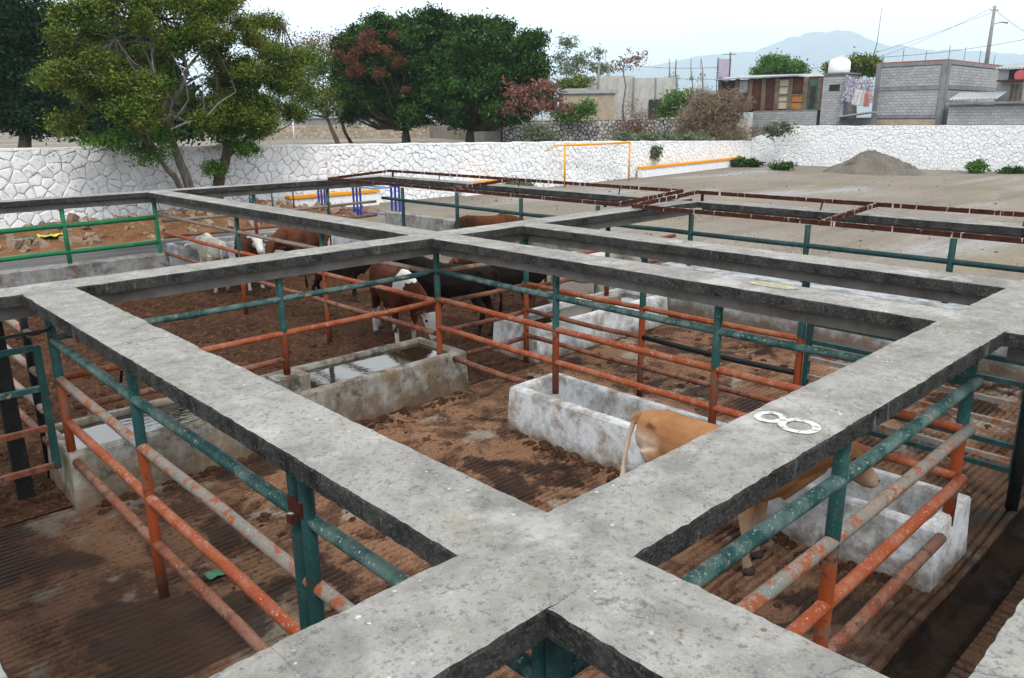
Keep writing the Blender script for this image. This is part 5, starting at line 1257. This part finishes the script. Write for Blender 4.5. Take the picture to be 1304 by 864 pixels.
wispy('nearly leafless tree with pinkish pods before the pale house', 795, 80, [ED(800, 78, 80, 26, 14), ED(815, 72, 80, 14, 8), ED(785, 85, 80, 16, 8)], MAT['leafpink'], 45, 10, 10)
for k, (px_, py_, h_) in enumerate(((852, 100, 18), (861, 98, 20), (880, 100, 16), (893, 98, 20))):
    wispy(('first','second','third','last')[k]+' spindly stalk in the row right of the pale house', px_, 110, [ED(px_, py_, 110, 3, 4)], MAT['leafgrey'], 50+k, 8, 14)
# --- poles, antennas, wires
def pole(label, px_, D_, ytop, ybot, lean, r, arms=()):
    a, c = ondist(px_, ybot, D_), ondist(px_+lean, ytop, D_); a.z = min(a.z, 3.0) if ybot > 120 else a.z
    t_ = thing('utility_pole', label, 'pole', a); part(t_, 'shaft', POLEG, lambda m: m.tube([a, a.lerp(c, .5), c], [r, r*.85, r*.65], 8))
    for (f_, w_) in arms:
        q_ = a.lerp(c, f_); part(t_, 'crossarm', POLEG, lambda m: m.bar(q_-Vector(CR)*w_, q_+Vector(CR)*w_, .1, .1))
    return a, c
pa = pole('tall leaning power pole above the block room', 1256, 90, 8, 82, 11, .24, ((.93, .5),))
q = pa[0].lerp(pa[1], .68); b = MB(); b.tube([q, q+Vector(CR)*.9+Vector((0, 0, .25))], .05, 6); b.tube([q+Vector(CR)*.9+Vector((0, 0, .28)), q+Vector(CR)*1.7+Vector((0, 0, .2))], [(.06, .12), (.10, .2)], 8)
o = b.build('street_lamp', CEM); tag(o, 'street lamp arm on the leaning power pole', 'lamp')
pb_ = pole('dark wooden pole between the beige and pale houses', 761, 80, 82, 117, 2, .14)
pc_ = pole('slim pole with a crossbar on the hoarding', 929, 97, 66, 100, 0, .07, ((.9, .8),))
b = MB(); b.tube([ondist(1112, 72, 85), ondist(1117, 55, 85), ondist(1123, 10, 85)], [.05, .035, .02], 6); o = b.build('antenna_mast', MAT['darkpost']); tag(o, 'thin bent antenna mast behind the block house', 'antenna')
def wire(p0, p1, sag, label):
    pts = []
    for i in range(17): t_ = i/16; p_ = p0.lerp(p1, t_); p_.z -= sag*4*t_*(1-t_); pts.append(p_)
    b_ = MB(); b_.tube(pts, .022, 4); o_ = b_.build('power_line', MAT['darkpost']); tag(o_, label, 'cable', 'overhead cables')
wire(ondist(1100, 74, 88), ondist(1345, 42, 88), .5, 'dark overhead cable passing above the block house')
wire(pa[1], ondist(1060, 88, 140), 1.0, 'thin cable running left from the top of the power pole')
wire(pa[1]-Vector((0, 0, .6)), ondist(960, 100, 150), 1.2, 'lower thin cable running left from the power pole')
wire(ondist(850, 100, 110), ondist(1110, 86, 95), .6, 'cable strung above the shack and tank')
wire(ondist(800, 83, 100), ondist(930, 85, 97), .3, 'cable strung from the pale house to the hoarding')
wire(pa[1]-Vector((0, 0, .3)), ondist(1345, 60, 85), .4, 'thin cable running right from the power pole')
# --- far field: brown stone wall, white goal, pale sheds
c0, c1 = ondist(300, 181, 96), ondist(560, 181, 92)
TANST = m_blocks('tan_field_stone', (.30, .24, .18), (.42, .36, .28))
stone_wall('stone_wall', 'tan stone wall at the far side of the upper field', [(c0.x, c0.y), (c1.x, c1.y)], [ondist(400, 158, 95).z, ondist(500, 160, 93).z], .4, [(0, 25, .5, .42, False)], TANST, m_plain('tan_mortar', (.2, .16, .12), (.26, .21, .16)), zb=1.6, gap=.03, proud=.05, cap=False)
t = thing('shed', 'long low grey shed behind the tan stone wall', 'shed', ondist(440, 155, 110)); hbox(t, 'wall', CEM, 345, 480, 151, 165, 110, 6); hbox(t, 'roof', TIN, 340, 486, 146, 151, 110, 7, .5)
t = thing('house', 'white garden wall house seen under the ficus crowns', 'house', ondist(590, 160, 100)); hbox(t, 'wall', TANKW, 525, 665, 153, 186, 98, 4); hbox(t, 'coping', CEM, 523, 667, 151, 153.5, 98, 4.3, .15)
def goal(label, mat, pA, pB, h, r, back=None):
    t_ = thing('goal', label, 'goal', pA); up = Vector((0, 0, h)); off_ = pA.copy()
    for p_ in (pA, pB): m = MB(); m.tube([p_-off_, p_+up-off_], r, 10); m.build('goalpost', mat, t_)
    m = MB(); m.tube([pA+up-off_, pA.lerp(pB, .5)+up-off_-Vector((0, 0, .02)), pB+up-off_], r, 10); m.build('crossbar', mat, t_)
    if back:
        for p_ in (pA, pB): m = MB(); m.tube([p_+up-off_, p_+up-off_+back*.6+Vector((0, 0, .02)), p_+up-off_+back+Vector((0, 0, -.25))], r*.6, 8); m.build('net_hook', mat, t_)
    return t_
gA, gB = onz(719, 238.5, 0), onz(798, 230.5, 0); gB.y = gA.y
goal('orange-yellow football goal in front of the white wall', MAT['yellowpost'], gA, gB, 2.36, .06, Vector((-1.2, .25, 0)))
g0, g1 = ondist(332, 181, 82), ondist(375, 181, 82); g0.z = g1.z = ZF
goal('white football goal in the upper field', MAT['whitepost'], g0, g1, 2.3, .07, None)
# --- benches with orange tops along the wall
def bench(label, x0, x1, y, h=.62):
    t_ = thing('bench', label, 'bench', ((x0+x1)/2, y, 0), 0, 'orange-topped benches at the white wall'); L_ = x1-x0
    b_ = MB(); b_.box((0, 0, h/2-.03), (L_, .34, h-.06)); b_.build('base', MAT['stonewhite'], t_)
    b_ = MB(); b_.box((0, -.02, h+.03), (L_+.06, .44, .12)); b_.build('seat', MAT['orangebench'], t_)
def wy(x): return 32.2 if x < 36 else 32.2+(x-36)*2.8/24.7
xa, xb_ = ony(817, 215, 32.4).x, ony(935, 208, 33.2).x
t = thing('bench', 'long orange-topped bench right of the goal', 'bench', (xa, wy(xa)-.4, 0), math.atan2(2.8, 24.7), 'orange-topped benches at the white wall')
Lb = 16.0; b = MB(); b.box((Lb/2, 0, .28), (Lb, .34, .58)); b.build('base', MAT['stonewhite'], t); b = MB(); b.box((Lb/2, -.02, .63), (Lb+.06, .44, .14)); b.build('seat', MAT['orangebench'], t)
bench('short orange-topped bench beside the small wall plant', ony(590, 232, 31.7).x, ony(635, 231, 31.7).x, 31.75)
bench('orange-topped bench behind the blue rails', ony(366, 245, 31.6).x, ony(480, 240, 31.6).x, 31.65)
# --- blue rails in the yard
def blueset(label, px_, ybase, n=3):
    p_ = onz(px_, ybase, 0); t_ = thing('blue_stand', label, 'stand', p_, 0, 'blue uprights in the yard')
    for k in range(n): m = MB(); m.bar((0, -.26+.26*k, 0), (0, -.26+.26*k, 1.42), .06, .07, up=(1, 0, 0)); m.build('upright', MAT['blue'], t_)
    m = MB(); m.bar((0, -.3, .25), (0, .3, .25), .04, .05); m.build('tie_bar', MAT['blue'], t_)
    m = MB(); m.bar((0, -.3, 1.36), (0, .3, 1.36), .05, .05); m.build('tie_bar', MAT['blue'], t_); return p_
bl = ['triple blue upright at the end of the blue rail, beside the low grey wall', 'triple blue upright next to the one at the low grey wall', 'triple blue upright third along the rail from the low grey wall',
      'triple blue upright in front of the middle of the orange bench', 'triple blue upright just past the end of the orange bench', 'triple blue upright at the rail end nearest the thin teal handrail']
bp = [blueset(l_, a, c) for l_, (a, c) in zip(bl, ((505, 283), (456, 275.5), (411, 270), (388, 266.5), (349, 261), (322, 257.5)))]
t = thing('blue_rail', 'pale blue rail joining the blue uprights', 'rail', bp[0])
for z, w_ in ((1.30, .05), (.22, .03)):
    m = MB(); m.bar((0, .26, z), bp[-1]-bp[0]+Vector((0, 0, z)), w_, w_); m.build('rail', MAT['paleblue'] if z > 1 else MAT['blue'], t)
m = MB(); m.bar((-.9, 0, 1.34), (-.9, 4.0, 1.36), .05, .05); m.build('rail', MAT['paleblue'], t)
for y_ in (0, 4): m = MB(); m.bar((-.9, y_, 1.34), (0, y_+.2, 1.34), .05, .05); m.build('rail', MAT['paleblue'], t)
# teal handrail near the wall behind the far walkway
pA_, pB_ = ony(316, 230, 29), ony(372, 234, 29)
t = thing('handrail', 'thin dark teal handrail behind the far walkway', 'handrail', (pA_.x, 29, 0))
for x_ in (pA_.x, (pA_.x+pB_.x)/2, pB_.x): m = MB(); m.tube([(x_-pA_.x, 0, 0), (x_-pA_.x, 0, 1.55)], .03, 8); m.build('post', MAT['tealdark'], t)
for z_ in (1.55, 1.25): m = MB(); m.tube([(-.05, 0, z_), (pB_.x-pA_.x, 0, z_-.05)], .028, 8); m.build('rail', MAT['tealdark'], t)
# --- gravel heap with plank, plants at the wall foot
gc = onz(1112, 222, 0); gc = Vector((56.0, onx(1112, 215, 56).y, 0))
def heap_h(x, y):
    r_ = math.hypot((x-gc.x)/2.2, (y-gc.y)/3.6); e = max(0, 1-r_)
    return -.05+2.0*(e**1.05)*(1-.18*e)+(.28*nz3(x*.9, y*.9, 4)+.10*nz3(x*3, y*3, 2)+.05*nz3(x*8, y*8, 2))*min(1, e*3)
hp_ = tag(obj('gravel_heap', rect_mesh('gravel_heap', np.arange(gc.x-2.4, gc.x+2.4, .08), np.arange(gc.y-3.9, gc.y+3.9, .08), heap_h), MAT['gravel']), 'cone of grey gravel heaped against the white wall', 'gravel heap')
b = MB(); pA_, pB_ = onx(1058, 221, 54.6), onx(1085, 206, 55.0); b.bar(pA_, pB_, .3, .06); o = b.build('plank', WOOD); tag(o, 'dark plank leaning on the gravel heap', 'plank')
def plant(label, p_, r_, h_, leaf, seed):
    tree('weed', label, p_, [([p_, p_+Vector((0, 0, h_*.5))], .02, .01)], [((p_.x, p_.y, p_.z+h_*.5), (r_, r_, h_*.5))], leaf, MAT['bark'], sub=90, per=24, sr=.14, size=.10, seed=seed, cat='plant', limbs=False)
for k, (px_, py_, r_, h_, lb) in enumerate(((940, 213, .75, .7, 'leafy weed at the corner of the white walls'), (958, 213, .7, .6, 'small weed just right of the wall corner'), (995, 217, .9, .6, 'spreading weed between the wall corner and the gravel heap'), (1242, 221, .7, .9, 'round green bush at the foot of the wall below the lean-to'), (1285, 221, .9, .35, 'low brownish weed right of the round bush'))):
    plant(lb, onz(px_, py_, 0), r_, h_, MAT['leafficus'] if k != 3 else MAT['leafbright'], 60+k)
plant('dark weed beside the short orange bench', Vector((ony(663, 233, 31.6).x, 31.7, 0)), .9, .6, MAT['leafgrey'], 70)
plant('small plant growing out of the white wall above the long bench', ony(834, 203, wy(44)-.1), .28, .9, MAT['leafgrey'], 71)
# ================================================================== far mountain
vs = []; fs = []; prof_px = [(-900, 120), (-300, 125), (200, 120), (500, 118), (700, 100), (830, 84), (900, 70), (960, 66), (1000, 50), (1040, 40), (1070, 39), (1095, 44), (1130, 58), (1180, 62), (1250, 66), (1320, 70), (1500, 78), (1900, 95), (2600, 118)]
DM = 6500.0; rows = 9
xs2 = np.arange(-900, 2600, 7); tops = np.interp(xs2, [p[0] for p in prof_px], [p[1] for p in prof_px])
for x_, y_ in zip(xs2, tops):
    y_ = y_+4.0*nz3(x_*.03, 1, 1)+2.6*nz3(x_*.085, 2, 1)+1.3*nz3(x_*.3, 3, 1)
    v = ray(x_, y_); hv = Vector((v[0], v[1], 0)); D_ = DM/max(.25, hv.length) ; z_ = v[2]*D_+CAMZ; base = Vector((v[0]*D_, v[1]*D_, 0)); hd = base.normalized()
    for k in range(rows):
        f_ = k/(rows-1); h_ = max(30, z_)*(1-f_)**1.3; dd = -f_*2200+(260*nz3(x_*.012, f_*4, 3)*(1 if 0 < k < rows-1 else 0))
        vs.append(base+hd*dd+Vector((0, 0, h_+35*nz3(x_*.05, f_*7, 8)*(1-f_)*(k > 0))))
for i in range(len(xs2)-1):
    for k in range(rows-1): fs.append((i*rows+k, i*rows+k+1, (i+1)*rows+k+1, (i+1)*rows+k))
tag(obj('mountain', me_from('mountain', vs, fs, True), MAT['mountain']), 'distant blue mountain ridge beyond the houses', 'mountain', kind='structure')

# scraps of litter
def scrap(label, p_, s_, mat):
    vs = []; fs = []; n_ = 5
    for i in range(n_+1):
        for j in range(n_+1): vs.append(((i/n_-.5)*s_*1.4, (j/n_-.5)*s_, s_*.25*(.5+nz3(i*.9, j*.9, s_*31))))
    for i in range(n_):
        for j in range(n_): a = i*(n_+1)+j; fs.append((a, a+1, a+n_+2, a+n_+1))
    o_ = obj('plastic_scrap', me_from('plastic_scrap', vs, fs, True), mat, None, p_); o_.modifiers.new('thick', 'SOLIDIFY').thickness = .004
    return tag(o_, label, 'litter')
def onheap(px_, py_):
    p_ = ony(px_, py_, 29.0); return Vector((p_.x, 29.0, mound_h(p_.x, 29.0)+.03))
scrap('crumpled teal plastic bag on the spoil heap', onheap(25, 300), .5, m_plain('teal_plastic', (.03, .25, .18), (.06, .33, .25), 5, .4))
scrap('crumpled yellow plastic bag on the spoil heap', onheap(66, 307), .5, m_plain('yellow_plastic', (.5, .45, .03), (.6, .55, .06), 5, .4))
scrap('small green rag on the grooved floor by the near fence', onz(276, 732, .01), .13, m_plain('green_rag', (.03, .10, .06), (.06, .16, .1), 9, .8))
# finer pieces hang from the part they belong to
for o_ in list(bpy.data.objects):
    if o_.type == 'EMPTY' and o_.get('category') in ('house', 'building', 'shed', 'shack', 'water tank'):
        ch = list(o_.children); base_ = next((c for c in ch if c.name.split('.')[0] in ('wall', 'tank_body')), None)
        if base_ is None: continue
        for c in ch:
            if c.name.split('.')[0] in ('block_courses', 'window', 'door', 'belt', 'plinth', 'opening', 'panel', 'lid', 'stud', 'brace', 'plank'):
                c.parent = base_
                if c.name.split('.')[0] != 'lid': c.matrix_parent_inverse = Matrix.Identity(4)

m = MB(); prn = random.Random(9)
for k in range(2600):
    x_, y_ = prn.uniform(14, 58), prn.uniform(-6, 31)
    if nz3(x_*.25, y_*.25, 3) < prn.uniform(-.4, .5): continue
    s_ = .015+.06*prn.random()**5; m.box((x_, y_, s_*.2), (s_*1.4, s_, s_*.8), 0, rz=prn.uniform(0, 3), jit=s_*.2)
tag(m.build('pebbles', MAT['gravel']), 'small stones scattered over the dusty yard', 'stones', kind='stuff')
C = []
for k in range(26):
    x_, y_ = prn.uniform(14, 34), prn.uniform(0, 20)
    for j in range(60): C.append((x_+prn.gauss(0, .5), y_+prn.gauss(0, .5), .03+.03*prn.random()))
tag(obj('dry_grass', leaf_quads(np.array(C), .07, np.random.RandomState(3), -.8, .12, 'dry_grass'), MAT['leafdry']), 'short dry yellow grass in the yard', 'grass', kind='stuff')
# ================================================================== air

hz = MB(); hz.box((0, 0, 389.0), (18000, 18000, 780)); o = hz.build('haze', None); tag(o, 'pale hazy air over the valley', 'haze', kind='stuff')
hm = bpy.data.materials.new('hazy_air'); hm.use_nodes = True; ht = hm.node_tree; ht.nodes.clear()
ho = ht.nodes.new('ShaderNodeOutputMaterial'); hv = ht.nodes.new('ShaderNodeVolumePrincipled')
hv.inputs['Color'].default_value = (.72, .87, 1.0, 1); hv.inputs['Density'].default_value = 0.00022; hv.inputs['Anisotropy'].default_value = .2
ht.links.new(hv.outputs[0], ho.inputs['Volume']); o.data.materials.append(hm)
